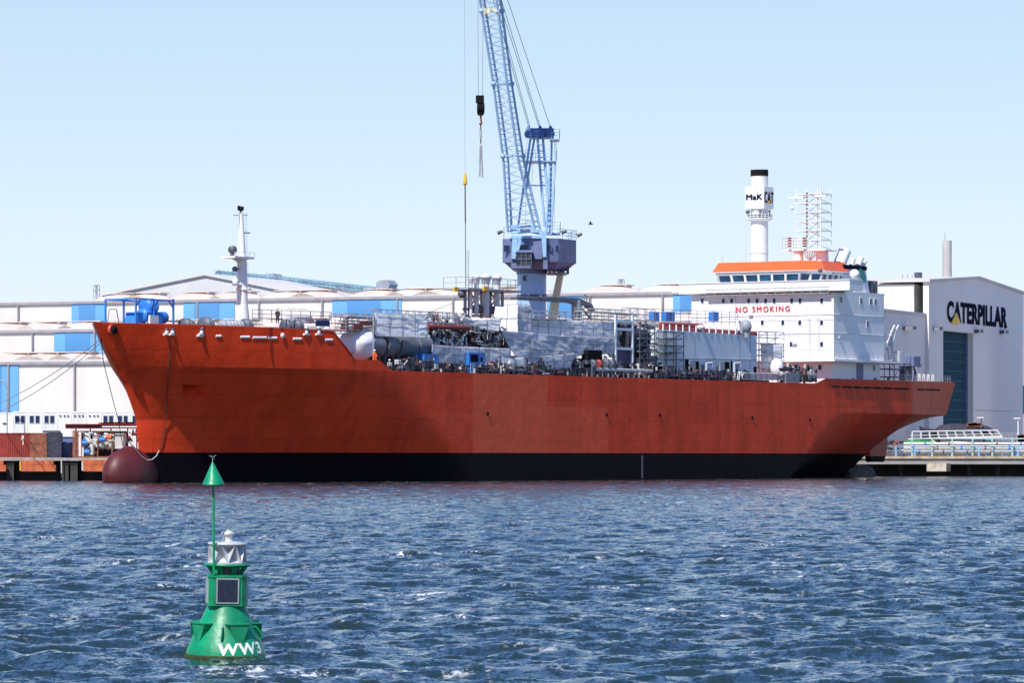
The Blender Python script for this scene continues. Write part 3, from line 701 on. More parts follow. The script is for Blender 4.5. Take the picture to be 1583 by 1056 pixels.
a = SH.p(1321, 424, -11.5); part(MB().ball(a, .75, 14).cyl(a - Vector((0, 0, 2.6)), a, .18), 'satellite_dome', M['white'], ship)
mb = MB()
for px in (1338, 1346, 1352): a = SH.p(px, 444, -9); mb.box(a.x - .4, a.x + .4, -9.3, -8.7, ZT, ZT + 2.4)
part(mb, 'deck_lockers', M['dgrey'], ship)
mb = MB(); mb.bar(SH.p(1287, 422, -10.5), SH.p(1316, 424, -10.5), .07); mb.bar(SH.p(1288, 420, -10.5), SH.p(1288, 440, -10.5), .05); mb.ball(SH.p(1268, 418, -9.9), .35)
part(mb, 'signal_yard', M['dgrey'], ship)
# davit slide, purple winch house and stern pipework aft of the house
mb = MB(); a = [SH.p(x, y, -8) for x, y in ((1374, 556), (1373, 535), (1377, 515), (1383, 503))]; b = [q + Vector((1.2, 0, 0)) for q in a]
mb.path(a, .16, 5); mb.path(b, .16, 5); mb.path([SH.p(x, y, -8) for x, y in ((1370, 540), (1380, 528), (1376, 518))], .2, 5); mb.ball(SH.p(1375, 530, -8), .5)
part(mb, 'boat_davit', M['offwhite'], ship)
c = SH.p(1404, 559, -8.5); part(MB().box(c.x - 1.0, c.x + 1.2, -10, -8.4, c.z - .75, c.z + .75), 'vent_box', M['purple'], ship)
mb = MB(); z0 = 14.5
xx = [SH.at(p, 575, -9)[0] for p in (1371, 1378, 1386, 1394, 1402, 1409)]
mb.grid3(xx, [-9.5, -6], [13, 15.2, 16.4, SH.at(1380, 562, -9)[1]], .06)
mb.path([SH.p(x, y, -9.6) for x, y in ((1402, 566), (1412, 566), (1415, 574), (1416, 588))], .12, 6); mb.cyl(SH.p(1400, 588, -8), SH.p(1400, 566, -8), 1.0, n=12)
part(mb, 'stern_pipework', M['dgrey'], ship)
a = SH.p(1385, 552, -8); part(MB().cyl(a - Vector((0, 0, 1.0)), a + Vector((0, 0, .9)), .75, n=14, smooth=True), 'life_raft_canister', M['white'], ship)
a = SH.p(1421, 564, -9); part(MB().ball(a, .45), 'searchlight', M['offwhite'], ship)
part(MB().rail([SH.p(1394, 554, -9.5), SH.p(1422, 556, -9.5)], 1.2, 1.0, .03), 'winch_rail', M['rail'], ship)

# ---- foremast
uM = SH.at(374, 500, 0)[0]; F0 = lambda px, py: SH.p(px, py, 0)
def mastw(py): return lerp_tab([(318, 2.5), (330, 3.5), (395, 6.5), (408, 8.0), (480, 9.0), (500, 12.5)], py) / 13.0
ms = []
for py in (505, 492, 470, 440, 408, 397, 370, 345, 328): c = F0(lerp_tab([(318, 372.5), (408, 374), (505, 375)], py), py); ms.append((c, mastw(py)))
mb = MB()
for (a, ra), (b, rb) in zip(ms, ms[1:]): mb.cyl(a, b, ra, rb, n=12, caps=False, smooth=True)
fm = part(mb, 'foremast', M['white'], ship)
a = F0(352, 397); b = F0(384, 397); mb = MB().prism([(a.x, -1.1), (b.x, -.9), (b.x, .9), (a.x, 1.1)], a.z - .15, a.z + .1); mb.prismy([(a.x + .9, a.z - .15), (b.x - .8, a.z - .15), (b.x - 1.3, a.z - .8), (b.x - 2.0, a.z - .6)], -.15, .15)
mb.rail([(a.x, -1.1, a.z), (b.x, -.9, a.z)], .6, 1, .03, 1); part(mb, 'mast_platform', M['white'], fm)
mb = MB(); c = F0(359, 386); mb.lathe([(.05, -.35), (.42, -.3), (.5, .3), (.3, .35)], c, 14, 'x'); mb.cyl(c - Vector((0, 0, 1.1)), c, .25); part(mb, 'searchlight', M['dgrey'], fm)
mb = MB(); mb.ball(F0(363, 416), .35); mb.bar(F0(363, 416), F0(370, 416), .1); mb.cyl(F0(363, 413), F0(363, 420), .3); part(mb, 'fog_horn', M['dgrey'], fm)
mb = MB(); c = F0(362, 440); mb.box(c.x - .9, c.x + 1.2, -.4, .4, c.z - .1, c.z + .1); mb.ball(c + Vector((.3, 0, .4)), .4); c = F0(376, 446); mb.cyl(c, c - Vector((0, 0, .2)), 1.0, n=12); part(mb, 'mast_bracket', M['white'], fm)
mb = MB(); mb.cyl(F0(372.5, 330), F0(372.5, 325), .12); mb.bar(F0(369.5, 325), F0(374.5, 325), .1); mb.cyl(F0(369.5, 325), F0(369.5, 318), .2); mb.cyl(F0(374.5, 325), F0(374.5, 319), .2); part(mb, 'mast_head_light', M['black'], fm)
mb = MB(); mb.bar(F0(361, 332.5), F0(383, 332.5), .07); mb.bar(F0(378, 360), F0(386, 360), .12); mb.truss(F0(379, 330), F0(381.5, 330), F0(382, 440), F0(384.5, 440), 40, .03, zig=False); part(mb, 'mast_ladder', M['rail'], fm)

# ---- windlass frame, winches, bits on the forecastle
def fpt(px, py, v=-3): return SH.p(px, py, v)
mb = MB()
for px in (210, 238, 268):
    for v in (-3, 1.5): c = fpt(px, 462, -3); mb.bar((c.x, v, 18.3), (c.x, v, c.z), .13)
a, b = fpt(210, 462), fpt(268, 462)
for v in (-3, 1.5): mb.bar((a.x, v, a.z), (b.x, v, a.z), .13)
for x in (a.x, b.x): mb.bar((x, -3, a.z), (x, 1.5, a.z), .13)
m_ = fpt(238, 462)
mb.bar((a.x, -3, a.z - .9), (a.x + .9, -3, a.z), .09); mb.bar((b.x, -3, a.z - .9), (b.x - .9, -3, a.z), .09); mb.bar((m_.x, -3, a.z - .9), (m_.x + .9, -3, a.z), .09)
wd = part(mb, 'windlass_frame', M['blue'], ship)
mb = MB(); c = fpt(230, 474, -1); mb.lathe([(.3, -.7), (1.0, -.7), (1.0, -.5), (.4, -.45), (.4, .45), (1.0, .5), (1.0, .7), (.3, .7)], c, 18, 'x'); mb.lathe([(.3, -.6), (.9, -.6), (.9, .7), (.3, .7)], fpt(224, 489, -2), 14, 'x')
mb.cyl(fpt(237, 492, -1), fpt(254, 491, -1), .7, n=14, smooth=True); mb.lathe([(.25, -.4), (.8, -.4), (.8, -.2), (.35, -.15), (.35, .4)], fpt(236, 476, -1), 16, 'x'); mb.prismy([(fpt(218, 497).x, 18.2), (fpt(262, 497).x, 18.2), (fpt(258, 480).x, fpt(258, 490).z), (fpt(222, 480).x, fpt(222, 482).z)], -2.2, -.4)
part(mb, 'windlass_drum', M['blue'], wd); a = fpt(226, 494, -2.6); part(MB().box(a.x, a.x + 1.6, -3.2, -2.4, 18.2, a.z + .5), 'windlass_base', M['white'], wd)
for px, r in ((287, 1.0), (293, .8), (318, 1.15), (345, .75), (353, .75), (358, .75), (363, .75), (368, .75), (380, .95), (443, .85), (459, .85)):
    v = -b_hull(SH.at(px, 500, -7)[0], 16) + 1.8; c = SH.p(px, 503, v)
    mb = MB().lathe([(.2, -.35), (r, -.35), (r, -.2), (r * .55, -.15), (r * .55, .15), (r, .2), (r, .35), (.2, .35)], c - Vector((0, 0, .15)), 16, 'x')
    part(mb, 'winch_drum', M['dgrey'] if r != .75 else M['grey'], ship)
part(MB().path([fpt(x, y, 0) for x, y in ((166, 500), (169, 478), (180, 478), (184, 500))], .06, 4), 'jackstaff_frame', M['steel'], ship)
mb = MB(); mb.rail([SH.p(x, 498 + (x - 390) * .03, -11.0) for x in (390, 420, 450, 480, 512)], 1.5, 1.6, .045); part(mb, 'forecastle_rail', M['grey'], ship)

# ------------------------------------------------------------------ the green buoy
BY = 61.7; BF = Fr((349 - CX) / FPX * BY, BY, R(6.5)); ps = FPX / BY
bu = thing('navigation_buoy', 'green floating buoy with cone topmark, solar panels and white letters WW3', 'buoy', BF, (0, 0, 0))
def bz(py): return EYE - (py - YH) / ps
def lat_(pts): return [(r / ps, bz(y)) for r, y in pts]
BODY = [(50, 1045), (60, 1032), (63, 1021), (62.5, 1013), (58, 999), (51, 983), (44, 968), (37, 953), (31, 940), (29, 934)]
part(MB().lathe(lat_(BODY), n=64), 'float_body', M['green'], bu)
part(MB().lathe(lat_([(62.6, 1026), (64.2, 1021), (64.0, 1014), (62.3, 1011)]), n=64), 'waterline_weed', mat('weed', (.03, .045, .01), .9, var=.5, scale=14, bump=.02, bscale=40), bu)
def oct_(r, ch, y0, y1, mb, mi=0):
    r /= ps; ch /= ps; p = [(r, -r + ch), (r, r - ch), (r - ch, r), (-r + ch, r), (-r, r - ch), (-r, -r + ch), (-r + ch, -r), (r - ch, -r)]
    return mb.prism(p, bz(y0), bz(y1), mi)
mb = MB(); oct_(29, 7, 934, 890, mb); oct_(30.5, 8, 892, 888, mb); oct_(30.5, 8, 936, 932, mb)
hs = part(mb, 'equipment_housing', M['green'], bu)
k = 31 / ps
for i in range(4):
    a = R(90 * i); c, s_ = math.cos(a), math.sin(a)
    def rot(x, y): return (x * c - y * s_, x * s_ + y * c)
    hw = 17.5 / ps; z0, z1 = bz(932), bz(893)
    fr = MB(); gl = MB(); g = 2.0 / ps
    def bx(mb, x0, x1, y0, y1, za_, zb2, mi=0):
        mb.prism([rot(x0, y0), rot(x1, y0), rot(x1, y1), rot(x0, y1)], za_, zb2, mi)
    for q in ((-hw, hw, z0, z0 + g), (-hw, hw, z1 - g, z1), (-hw, -hw + g, z0 + g, z1 - g), (hw - g, hw, z0 + g, z1 - g)): bx(fr, q[0], q[1], -k - .012, -k + .03, q[2], q[3])
    pf = part(fr, 'solar_panel', M['steel'], bu)
    bx(gl, -hw + g, hw - g, -k - .004, -k + .028, z0 + g, z1 - g)
    gc = part(gl, 'cell_sheet', M['panel'], pf)
mb = MB()
for j in range(1, 9): x = -hw + g + (2 * hw - 2 * g) * j / 9; mb.box(x - .0015, x + .0015, -k - .006, -k - .003, bz(932) + g, bz(893) - g)
for j in range(1, 10): z = bz(932) + g + (bz(893) - bz(932) - 2 * g) * j / 10; mb.box(-hw + g, hw - g, -k - .0065, -k - .0035, z - .0015, z + .0015)
part(mb, 'cell_grid', mat('cell_lines', (.07, .08, .14), .4), pf)
part(MB().lathe(lat_([(20, 889), (20, 876)]), n=24), 'battery_neck', M['dgrey'], bu)
mb = MB()
for i in range(8): a = R(45 * i + 20); mb.prism([(math.cos(a + t) * 24 / ps, math.sin(a + t) * 24 / ps) for t in (-.12, .12)] + [(math.cos(a + t) * 20 / ps, math.sin(a + t) * 20 / ps) for t in (.12, -.12)], bz(889), bz(876), 0, [(math.cos(a + t) * 33 / ps, math.sin(a + t) * 33 / ps) for t in (-.16, .16)] + [(math.cos(a + t) * 26 / ps, math.sin(a + t) * 26 / ps) for t in (.16, -.16)])
part(mb, 'neck_bracket', M['green'], bu)
part(MB().lathe(lat_([(24, 877), (31, 875.5), (35.5, 875), (35.5, 871.5), (24, 871)]), n=40), 'top_ring', M['green'], bu)
# radar reflector: ring of folded triangular plates
mb = MB(); n = 8; z0, z1 = bz(870.5), bz(840)
vs = []; fs = []
for i in range(n):
    a0, a1, am = [2 * math.pi * (i + d) / n for d in (0, 1, .5)]
    P = lambda r, a, z: (r / ps * math.cos(a), r / ps * math.sin(a), z)
    o = len(vs); vs += [P(30, a0, z0), P(30, a1, z0), P(30, am, z1), P(17, am, z0 + .09), P(30, a0 - math.pi / n, z1), P(17, a0, z1 - .09)]
    fs += [(o, o + 1, o + 3), (o, o + 3, o + 2), (o + 1, o + 2, o + 3), (o + 4, o + 5, o + 2), (o + 4, o + 0, o + 5), (o + 0, o + 2, o + 5)]
mb.add(vs, fs); mb.lathe([(30.5 / ps, z1 - .015), (30.5 / ps, z1 + .01), (10 / ps, z1 + .03)], n=32); mb.lathe([(30.5 / ps, z0 - .005), (30.5 / ps, z0 + .015)], n=32)
part(mb, 'radar_reflector', mat('reflector_aluminium', (.50, .50, .52), .4, .1, var=.08, scale=5), bu)
ln = part(MB().lathe(lat_([(9, 838), (7.5, 836), (7.5, 828), (10, 827), (10, 824), (7, 822), (4, 820.5), (.1, 820)]), n=24), 'lantern', mat('lantern_plastic', (.60, .58, .53), .4, var=.2, scale=12), bu)
mb = MB()
for i in range(12): a = R(30 * i); r = 9 if i % 2 else 5; mb.bar((.01, 0, bz(821)), (r / ps * math.cos(a), r / ps * math.sin(a), bz(811 if r > 5 else 808)), .005)
part(mb, 'bird_spikes', M['rail'], ln)
mp = sq(330, 890, BY); bo = lambda px, py, dy=-.28: ((px - 349) / ps, dy, bz(py))
part(MB().cyl(bo(327.5, 888), bo(324.4, 745), 2.1 / ps, n=12, smooth=True).box(bo(326, 888)[0], bo(333, 888)[0], -.3, -.2, bz(886), bz(880)), 'topmark_pole', M['green'], bu)
tm = MB(); a, b = Vector(bo(324.5, 748)), Vector(bo(322.8, 713)); tm.cyl(a, b, 17 / ps, .6 / ps, n=36, smooth=True); tm.cyl(a - Vector((0, 0, .01)), a, 17 / ps, n=36)
tk = part(tm, 'topmark_cone', M['green'], bu)
mb = MB(); c = Vector(bo(322.6, 707)); mb.bar(b, c, .006)
for dx, dy, dz in ((.05, 0, .035), (-.05, 0, .03), (.03, .04, -.03), (-.02, -.04, .045)): mb.bar(c, c + Vector((dx, dy, dz)), .005)
part(mb, 'topmark_spikes', M['steel'], tk)
# lifting pockets and handles
def onbody(a, py, out=0):
    r = lerp_tab(sorted([(-y, r) for r, y in BODY]), -py) / ps + out; return Vector((r * math.cos(a), r * math.sin(a), bz(py)))
for aa in (-70, -147, 7, 84, 161):
    a = R(aa); d = .24; mb = MB(); t = Vector((-math.sin(a), math.cos(a), 0)); nrm = Vector((math.cos(a), math.sin(a), 0))
    w_ = 17 / ps; outp = onbody(a, 964) + nrm * .10
    vs = [onbody(a, 956) + t * w_, onbody(a, 956) - t * w_, outp - t * w_, outp + t * w_, onbody(a, 990) + t * w_ * .35, onbody(a, 990) - t * w_ * .35]
    vs[2].z = vs[3].z = vs[0].z = vs[1].z = bz(963)
    mb.add(vs, [(0, 3, 4), (1, 5, 2), (3, 2, 5, 4), (0, 1, 2, 3)]); mb.cyl(vs[2], vs[3], .016, n=6); mb.cyl(vs[3], vs[0], .014, n=6); mb.cyl(vs[2], vs[1], .014, n=6)
    part(mb, 'lifting_pocket', M['green'], bu)
for aa in (-101, -18, 54):
    a = R(aa); mb = MB(); t = Vector((-math.sin(a), math.cos(a), 0)); p_ = []
    for i in range(11):
        th = math.pi * i / 10; c = onbody(a, 978 + 10 * math.cos(th), .0) + Vector((math.cos(a), math.sin(a), 0)) * .06 * math.sin(th); p_.append(c + t * .012)
    mb.path(p_, .014, 6); part(mb, 'mooring_eye', M['green'], bu)
def wrapf(a, b):
    ang = R(-90 + 30) + ((a - .5) * R(78)) - BF.a; py = 1010.5 - b * 18 - a * 3
    return onbody(ang, py, .006)
def letters_wrap(body, a0, a1, bold):
    uv, fs = text_geo(body, bold, 1.12); vs = []
    for x, y in uv:
        vs.append(wrapf(a0 + (a1 - a0) * x, y))
    return MB().add(vs, fs)
part(letters_wrap('WW3', 0.0, 1.0, .035), 'lettering', M['white'], bu)
bu.rotation_euler = (R(1.5), R(0.8), BF.a)

# ------------------------------------------------------------------ quay on the left
QF = Fr(0, 550, 0)
def qp(px, py, y=0): return QF.p(px, py, y)
qz = 2.96
def pxx(px, y=0): return (px - CX) / FPX * (550 + y)
solo(MB().box(pxx(-600), pxx(225), -3.0, 20, qz - .38, qz + .0), 'quay_deck', M['concrete'], 'pale concrete deck edge of the left quay above orange fender panels', 'quay', QF, (pxx(0), 0, qz - .38))
solo(MB().box(pxx(-600), pxx(240), -.6, -.1, -3, qz - .4), 'quay_wall', M['dconcrete'], 'dark wet wall under the left quay', 'quay wall', QF, (pxx(0), -.3, -3))
for i, (a, b, t, bt, lb) in enumerate(((-40, 9, 712, 729, 'brown timber fender panel cut off by the left edge of the photo'), (33, 86, 712, 729, 'wide brown timber fender panel below the red container'), (129, 172, 711, 729, 'bright orange fender panel next to the bulb of the ship'))):
    th = thing('quay_fender', lb, 'fender', QF, (pxx((a + b) / 2), -3.2, 1), 'fender panels of the left quay')
    za, zm, z1_ = qp(0, bt).z, qp(0, 719).z, qp(0, t).z
    part(MB().box(pxx(a, -4), pxx(b, -4), -4, -3.05, za, zm), 'lower_board', M['fender'], th); part(MB().box(pxx(a - 3, -4), pxx(b - 4, -4), -3.7, -3.03, zm + .02, z1_ - .05), 'upper_board', M['fender'], th)
    if i: part(MB().box(pxx(a - 3.0, -4), pxx(a - .5, -4), -3.9, -3.2, za + .1, zm + .4), 'yellow_edge', M['yellow'] if i == 1 else M['offwhite'], th)
for px in (20, 104, 118, -30): solo(MB().box(pxx(px - 6), pxx(px + 5), -2.6, -.65, -3, qz - .4).box(pxx(px - 7), pxx(px + 6), -2.7, -.63, qz - .9, qz - .41), 'quay_pile', M['dconcrete'], {20: 'dark pile between the leftmost two fender panels', 104: 'dark pile just right of the wide brown fender panel', 118: 'dark pile just left of the bright orange fender panel', -30: 'dark pile behind the fender panel at the left photo edge'}[px], 'pile', QF, (pxx(px), -2, -3), 'piles of the left quay')
solo(MB().bar((pxx(99), -3.2, qz - 2), (pxx(99), -3.2, qz - .3), .09), 'quay_ladder_post', M['offwhite'], 'thin white post hanging at the dark gap in the left quay', 'post', QF, (pxx(99), -3.2, qz - 2))
# red shipping container with its dark end tank
def container(a, b, top, y, dy, m, label):
    x0, x1 = pxx(a, y), pxx(b, y); z1 = qp(0, top, y).z; t = thing('shipping_container', label, 'container', QF, (x0, y, qz))
    mb = MB(); n = int((x1 - x0) / .28)
    for i in range(n):
        xa = x0 + (x1 - x0) * i / n; xb = x0 + (x1 - x0) * (i + 1) / n; h = (xb - xa)
        mb.add([(xa, y + .06, qz + .25), (xa + h * .3, y, qz + .25), (xa + h * .6, y, qz + .25), (xb - h * .1, y + .06, qz + .25), (xb, y + .06, qz + .25)] + [(xa, y + .06, z1 - .12), (xa + h * .3, y, z1 - .12), (xa + h * .6, y, z1 - .12), (xb - h * .1, y + .06, z1 - .12), (xb, y + .06, z1 - .12)], [(j, j + 1, j + 6, j + 5) for j in range(4)])
    mb.box(x0, x1, y + .07, y + dy, qz + .2, z1 - .1); part(mb, 'corrugated_side', m, t)
    mb = MB(); mb.box(x0 - .05, x1 + .05, y - .04, y + .12, z1 - .14, z1); mb.box(x0 - .05, x1 + .05, y - .04, y + .12, qz + .02, qz + .24)
    for x in (x0, x1): mb.box(x - .07, x + .07, y - .05, y + .13, qz + .02, z1)
    part(mb, 'corner_frame', m, t); return t, x0, x1, z1
t, x0, x1, z1 = container(-60, 64, 669.5, 2, 2.5, M['red'], 'rusty red shipping container with corrugated side at the left edge of the quay')
part(MB().box(pxx(33, 2), pxx(37, 2), 1.93, 1.97, z1 - .9, z1 - .35).box(pxx(35, 2), pxx(36.5, 2), 1.93, 1.97, z1 - 1.6, z1 - 1.0), 'number_patch', M['offwhite'], t)
dk = thing('steel_bin', 'tall dark brown steel bin with black right half beside the red container', 'bin', QF, (pxx(80), 2, qz))
part(MB().box(pxx(47, -0), pxx(73, 0), -.6, 1.2, qz + .01, qp(0, 669.5).z - .02), 'brown_body', M['rust'], dk, 'rusty brown left half'); part(MB().box(pxx(73.2), pxx(95.5), -.5, 1.2, qz + .01, qp(0, 669.5).z), 'black_body', M['mound'], dk, 'black right half')
part(MB().patch([(pxx(65), .4, qp(0, 669).z), (pxx(94), .4, qp(0, 670).z), (pxx(92), .6, qp(0, 665.8).z), (pxx(66), .6, qp(0, 666).z)], 12, 3, .25, .3), 'cover', M['mound'], dk)
t = solo(MB().lathe([(.1, .02), (.95, .02), (1.0, 1.9), (1.06, 1.95), (1.06, 2.1), (.05, 2.25)], (pxx(102, 3), 3, qz), 24), 'water_butt', mat('faded_blue_plastic', (.10, .16, .36), .5), 'faded blue round tank between the dark bin and the pipe skid', 'tank', QF, (pxx(102, 3), 3, qz))
t = thing('lorry_trailer', 'white flat load standing behind the faded blue tank', 'trailer', QF, (pxx(105, 12), 12, qz))
part(MB().box(pxx(93, 12), pxx(120, 12), 12, 14, qp(0, 675, 12).z, qp(0, 671, 12).z), 'load', M['white'], t); part(MB().box(pxx(94, 12), pxx(118, 12), 12.2, 13.8, qz, qp(0, 675.5, 12).z), 'chassis', M['purple'], t)
# pipe skid
sk = thing('pipe_skid', 'red-framed skid full of pale lagged pipes with blue valves on the quay by the bow', 'pipe skid', QF, (pxx(150), 2, qz))
mb = MB(); X = [pxx(p, 2) for p in (114, 127, 152, 174, 192)]; zt_ = qp(0, 667, 2).z
mb.grid3(X, [1.2, 4.5], [qz + .1, zt_], .09, False)
for p in (117, 121): mb.bar((pxx(p, 2), 1.2, qz), (pxx(p, 2), 1.2, zt_), .16)
mb.box(pxx(113), pxx(193), 1.0, 4.6, qz + .01, qz + .2); part(mb, 'skid_frame', M['rust'], sk)
random.seed(3)
part(MB().box(pxx(124), pxx(193), 4.6, 4.7, qz, zt_), 'back_panel', M['mound'], sk)
for i in range(26):
    px = 129 + (i % 7) * 7.5 + random.uniform(-2, 2); py = random.uniform(672, 694); q0 = Vector((pxx(px, 2), random.uniform(1.6, 4), qp(0, py, 2).z))
    pts = [q0]; r = random.uniform(.16, .34)
    for j in range(random.randint(2, 4)):
        d = random.choice([Vector((1, 0, 0)), Vector((0, 0, 1)), Vector((0, 0, -1)), Vector((.6, 0, -.7)), Vector((-.8, 0, .3))]) * random.uniform(.5, 1.1); q = pts[-1] + d
        q.z = min(max(q.z, qz + .5), zt_ - .4); q.x = min(max(q.x, X[1] + .1), X[-1] - .2); pts.append(q)
    mb = MB().path(pts, r, 8)
    for q in pts: mb.ball(q, r * 1.04, 8)
    part(mb, 'lagged_pipe', M['pipe'], sk)
for px, py in ((131, 685), (134, 699), (158, 680), (168, 676)):
    c = Vector((pxx(px, 1), 1.1, qp(0, py, 1).z)); part(MB().cyl(c - Vector((.35, 0, 0)), c + Vector((.35, 0, 0)), .28, n=10).cyl(c, c + Vector((0, 0, .45)), .18, n=8), 'valve', M['blue'] if px != 168 else M['orange'], sk)
part(MB().box(pxx(176), pxx(190), 1.6, 3.6, qz + 1.2, zt_ - .3), 'lagged_vessel', M['pipe'], sk)
rg = thing('steel_gantry', 'low red-brown steel gantry with stacked beams behind the pipe skid', 'gantry', QF, (pxx(160, 8), 8, qz))
mb = MB(); za = qp(0, 663, 8).z; zb2 = qp(0, 657, 8).z
mb.box(pxx(101, 8), pxx(216, 8), 8, 8.3, za, zb2); mb.box(pxx(101, 8), pxx(216, 8), 7.7, 8.6, zb2, zb2 + .12)
for p in (116, 138, 170, 196, 210): mb.box(pxx(p, 8), pxx(p + 2, 8), 8.31, 8.6, qz, za)
part(mb, 'girder', M['red'], rg)
for i in range(16):
    px = random.uniform(158, 208); py = random.uniform(654, 657); c = Vector((pxx(px, 8), 8, qp(0, py, 8).z)); part(MB().box(c.x - .6, c.x + .6, 7.8, 8.4, c.z - .15, c.z + .12), 'stacked_beam', M['rust'], rg)
for i in range(14):
    px = random.uniform(192, 214); py = random.uniform(667, 695); c = Vector((pxx(px, 7), 7 + random.random(), qp(0, py, 7).z)); d = Vector((random.uniform(-1, 1), 0, random.uniform(-.6, .6))); part(MB().cyl(c, c + d, random.uniform(.1, .25), n=7), 'rusty_pipe', M['red'], rg)
part(MB().box(pxx(158, 8), pxx(212, 8), 7.66, 7.69, qp(0, 660, 8).z - .08, qp(0, 659, 8).z), 'white_stripe', M['white'], rg)
# site office cabins
CF = Fr(0, 620, 0); cz = 2.92
def cp(px, py, y=0): return CF.p(px, py, y)
zt = cp(0, 636).z; cxs = [-36, -14, 20.5, 43, 66, 88.5, 111, 134, 157, 179.5, 202, 224]
ords = ['first', 'second', 'third', 'fourth', 'fifth', 'sixth', 'seventh', 'eighth', 'ninth', 'tenth', 'eleventh', 'twelfth']
for i, (a, b) in enumerate(zip(cxs[1:], cxs[2:])):
    xa, xb = cp(a, 640).x + .03, cp(b, 640).x - .03; hi = zt if a > 0 else cp(0, 638).z
    kinds = 'with two dark windows' if i in (1, 2, 3, 7, 8, 9) else ('with roof vents' if i else 'with small black vent')
    t = thing('site_cabin', 'white site cabin %s, %s from the left in its row' % (kinds, ords[i]), 'cabin', CF, (xa, 0, cz), 'site office cabins behind the left quay')
    mid = (cz + hi) / 2
    part(MB().box(xa + .1, xb - .1, .06, 3, cz, hi - .1), 'cabin_wall', M['offwhite'] if i % 2 else M['white'], t)
    mb = MB()
    for x in (xa, xb - .16): mb.box(x, x + .16, 0, .2, cz, hi)
    for z in (hi - .22, mid - .1): mb.box(xa + .16, xb - .16, .01, .2, z, z + .2)
    part(mb, 'cabin_frame', M['white'], t)
    if i in (1, 2, 3, 7, 8, 9):
        for d in (.26, .66):
            x = xa + (xb - xa) * d; w_ = .30; z0, z1 = cp(0, 654).z, cp(0, 643).z
            o = part(MB().box(x - w_ - .06, x + w_ + .06, -.03, .05, z0 - .06, z1 + .06), 'window', M['offwhite'], t); part(MB().box(x - w_, x + w_, -.05, .04, z0, z1), 'pane', M['glass'], o)
    elif i: 
        for d in (.2, .5, .75): x = xa + (xb - xa) * d; part(MB().box(x - .14, x + .14, -.1, .05, cp(0, 644).z, cp(0, 643).z + .1), 'vent', M['dgrey'], t)
    else: x = cp(8, 655).x; part(MB().box(x - .35, x + .35, -.05, .05, cp(0, 656).z, cp(0, 654).z), 'vent', M['black'], t)
# lamp post and wall lamps at the far left
t = thing('street_lamp', 'thin grey street lamp with curved arm before the blue wall at the far left', 'street lamp', CF, (cp(11, 640, -4).x, -4, cz))
a = cp(11, 640, -4); part(MB().cyl((a.x, -4, cz), (a.x, -4, cp(0, 600, -4).z), .1, n=6).path([cp(11, 600, -4), cp(9, 593, -4), cp(4, 589.5, -4), cp(0, 589, -4)], .08, 5), 'lamp_post', M['steel'], t)
part(MB().box(cp(-3, 0, -4).x, cp(3, 0, -4).x, -4.2, -3.8, cp(0, 590.5, -4).z, cp(0, 589, -4).z), 'lamp_head', M['dgrey'], t)

# ------------------------------------------------------------------ warehouses (one grid, three stepped halls and a tall hall behind)
def hall_frame(Y170): return Fr((170 - CX) / FPX * Y170, Y170, WA)
def hall(label, Y170, eave_px, lo_z, px0, px1, roof_rise_px, blues, seams, shells, depth, shadeh=4):
    F_ = hall_frame(Y170); A0 = F_.at(px0, eave_px, 0)[0]; A1 = F_.at(px1, eave_px, 0)[0]; ze = F_.at(170, eave_px, 0)[1]
    t = thing('warehouse', label, 'warehouse', F_, (A0, 0, 2.9))
    part(MB().box(A0, A1, .3, depth, 2.9, ze - .1), 'wall', M['wall'], t)
    rise = roof_rise_px / F_.scale((0, 0, 0)); 
    part(MB().prismx([(0, ze), (depth, ze + rise), (depth, ze + rise - .4), (0, ze - .35)], A0 - .4, A1 + .4), 'roof', M['roof'], t)
    part(MB().box(A0 - .4, A1 + .4, -.12, .28, ze - .55, ze - .08), 'gutter', M['hall_pipe'], t)
    for i, (a, b) in enumerate(blues):
        xa, xb = F_.at(a, eave_px + 10, 0)[0], F_.at(b, eave_px + 10, 0)[0]
        part(MB().box(xa, xb, .12, .297, 2.9, ze - .6), 'blue_panel', M['bluepan'], t)
        d = xb - xa; part(MB().box(xa + d * .22, xb - d * .30, .05, .117, 2.9, ze - .62), 'sliding_door', M['bluepan2'], t)
    for s_ in seams:
        x = F_.at(s_, eave_px + 10, 0)[0]; part(MB().cyl((x, -.05, 2.9), (x, -.05, ze - .56), .17, n=6), 'downpipe', M['hall_pipe'], t)
    k = 0
    for s_ in shells:
        x, z = F_.at(s_, eave_px, 0); hw = 5.6; y0 = depth * .30; zb = ze + rise * .30
        pr = []
        for j in range(13):
            u = -1 + 2 * j / 12; pr.append((x + u * hw, zb + .95 * (1 - u * u) ** .8 + .02))
        pts = pr + [(x + hw, zb - .35), (x - hw, zb - .35)]
        o = part(MB().prismy(pts, y0, depth * .85), 'roof_light', M['shell'], t)
        mb = MB(); mb.box(x - .5, x + 2.6, y0 + .6, y0 + 3.5, zb + .8, zb + 1.32); mb.box(x - 2.9, x + 3.0, y0 + .3, y0 + 4, zb + 1.17, zb + 1.30)
        part(mb, 'vent_cap', M['shell'], o)
        part(MB().box(x - .1, x + 2.2, y0 + .5, y0 + .62, zb + .82, zb + 1.15), 'vent_opening', M['rust'], o)
    return F_, t, A0, A1, ze
G1 = hall('cream warehouse nearest the left quay, blue panel at the photo edge', 690, 557.5, 2.9, -700, 330, 15, [(-60, 28)], [13, 115, -40], [-20, 25, 75, 135, 190, 245], 30)
G2 = hall('middle cream warehouse with one blue panel left of the bow', 730, 508, 2.9, -700, 1075, 13, [(83, 162)], [50, 146, 240, 330, 420, 500], [-30, 30, 92, 150, 210, 270, 330, 390, 450, 510, 590, 700, 800, 920, 1030], 30)
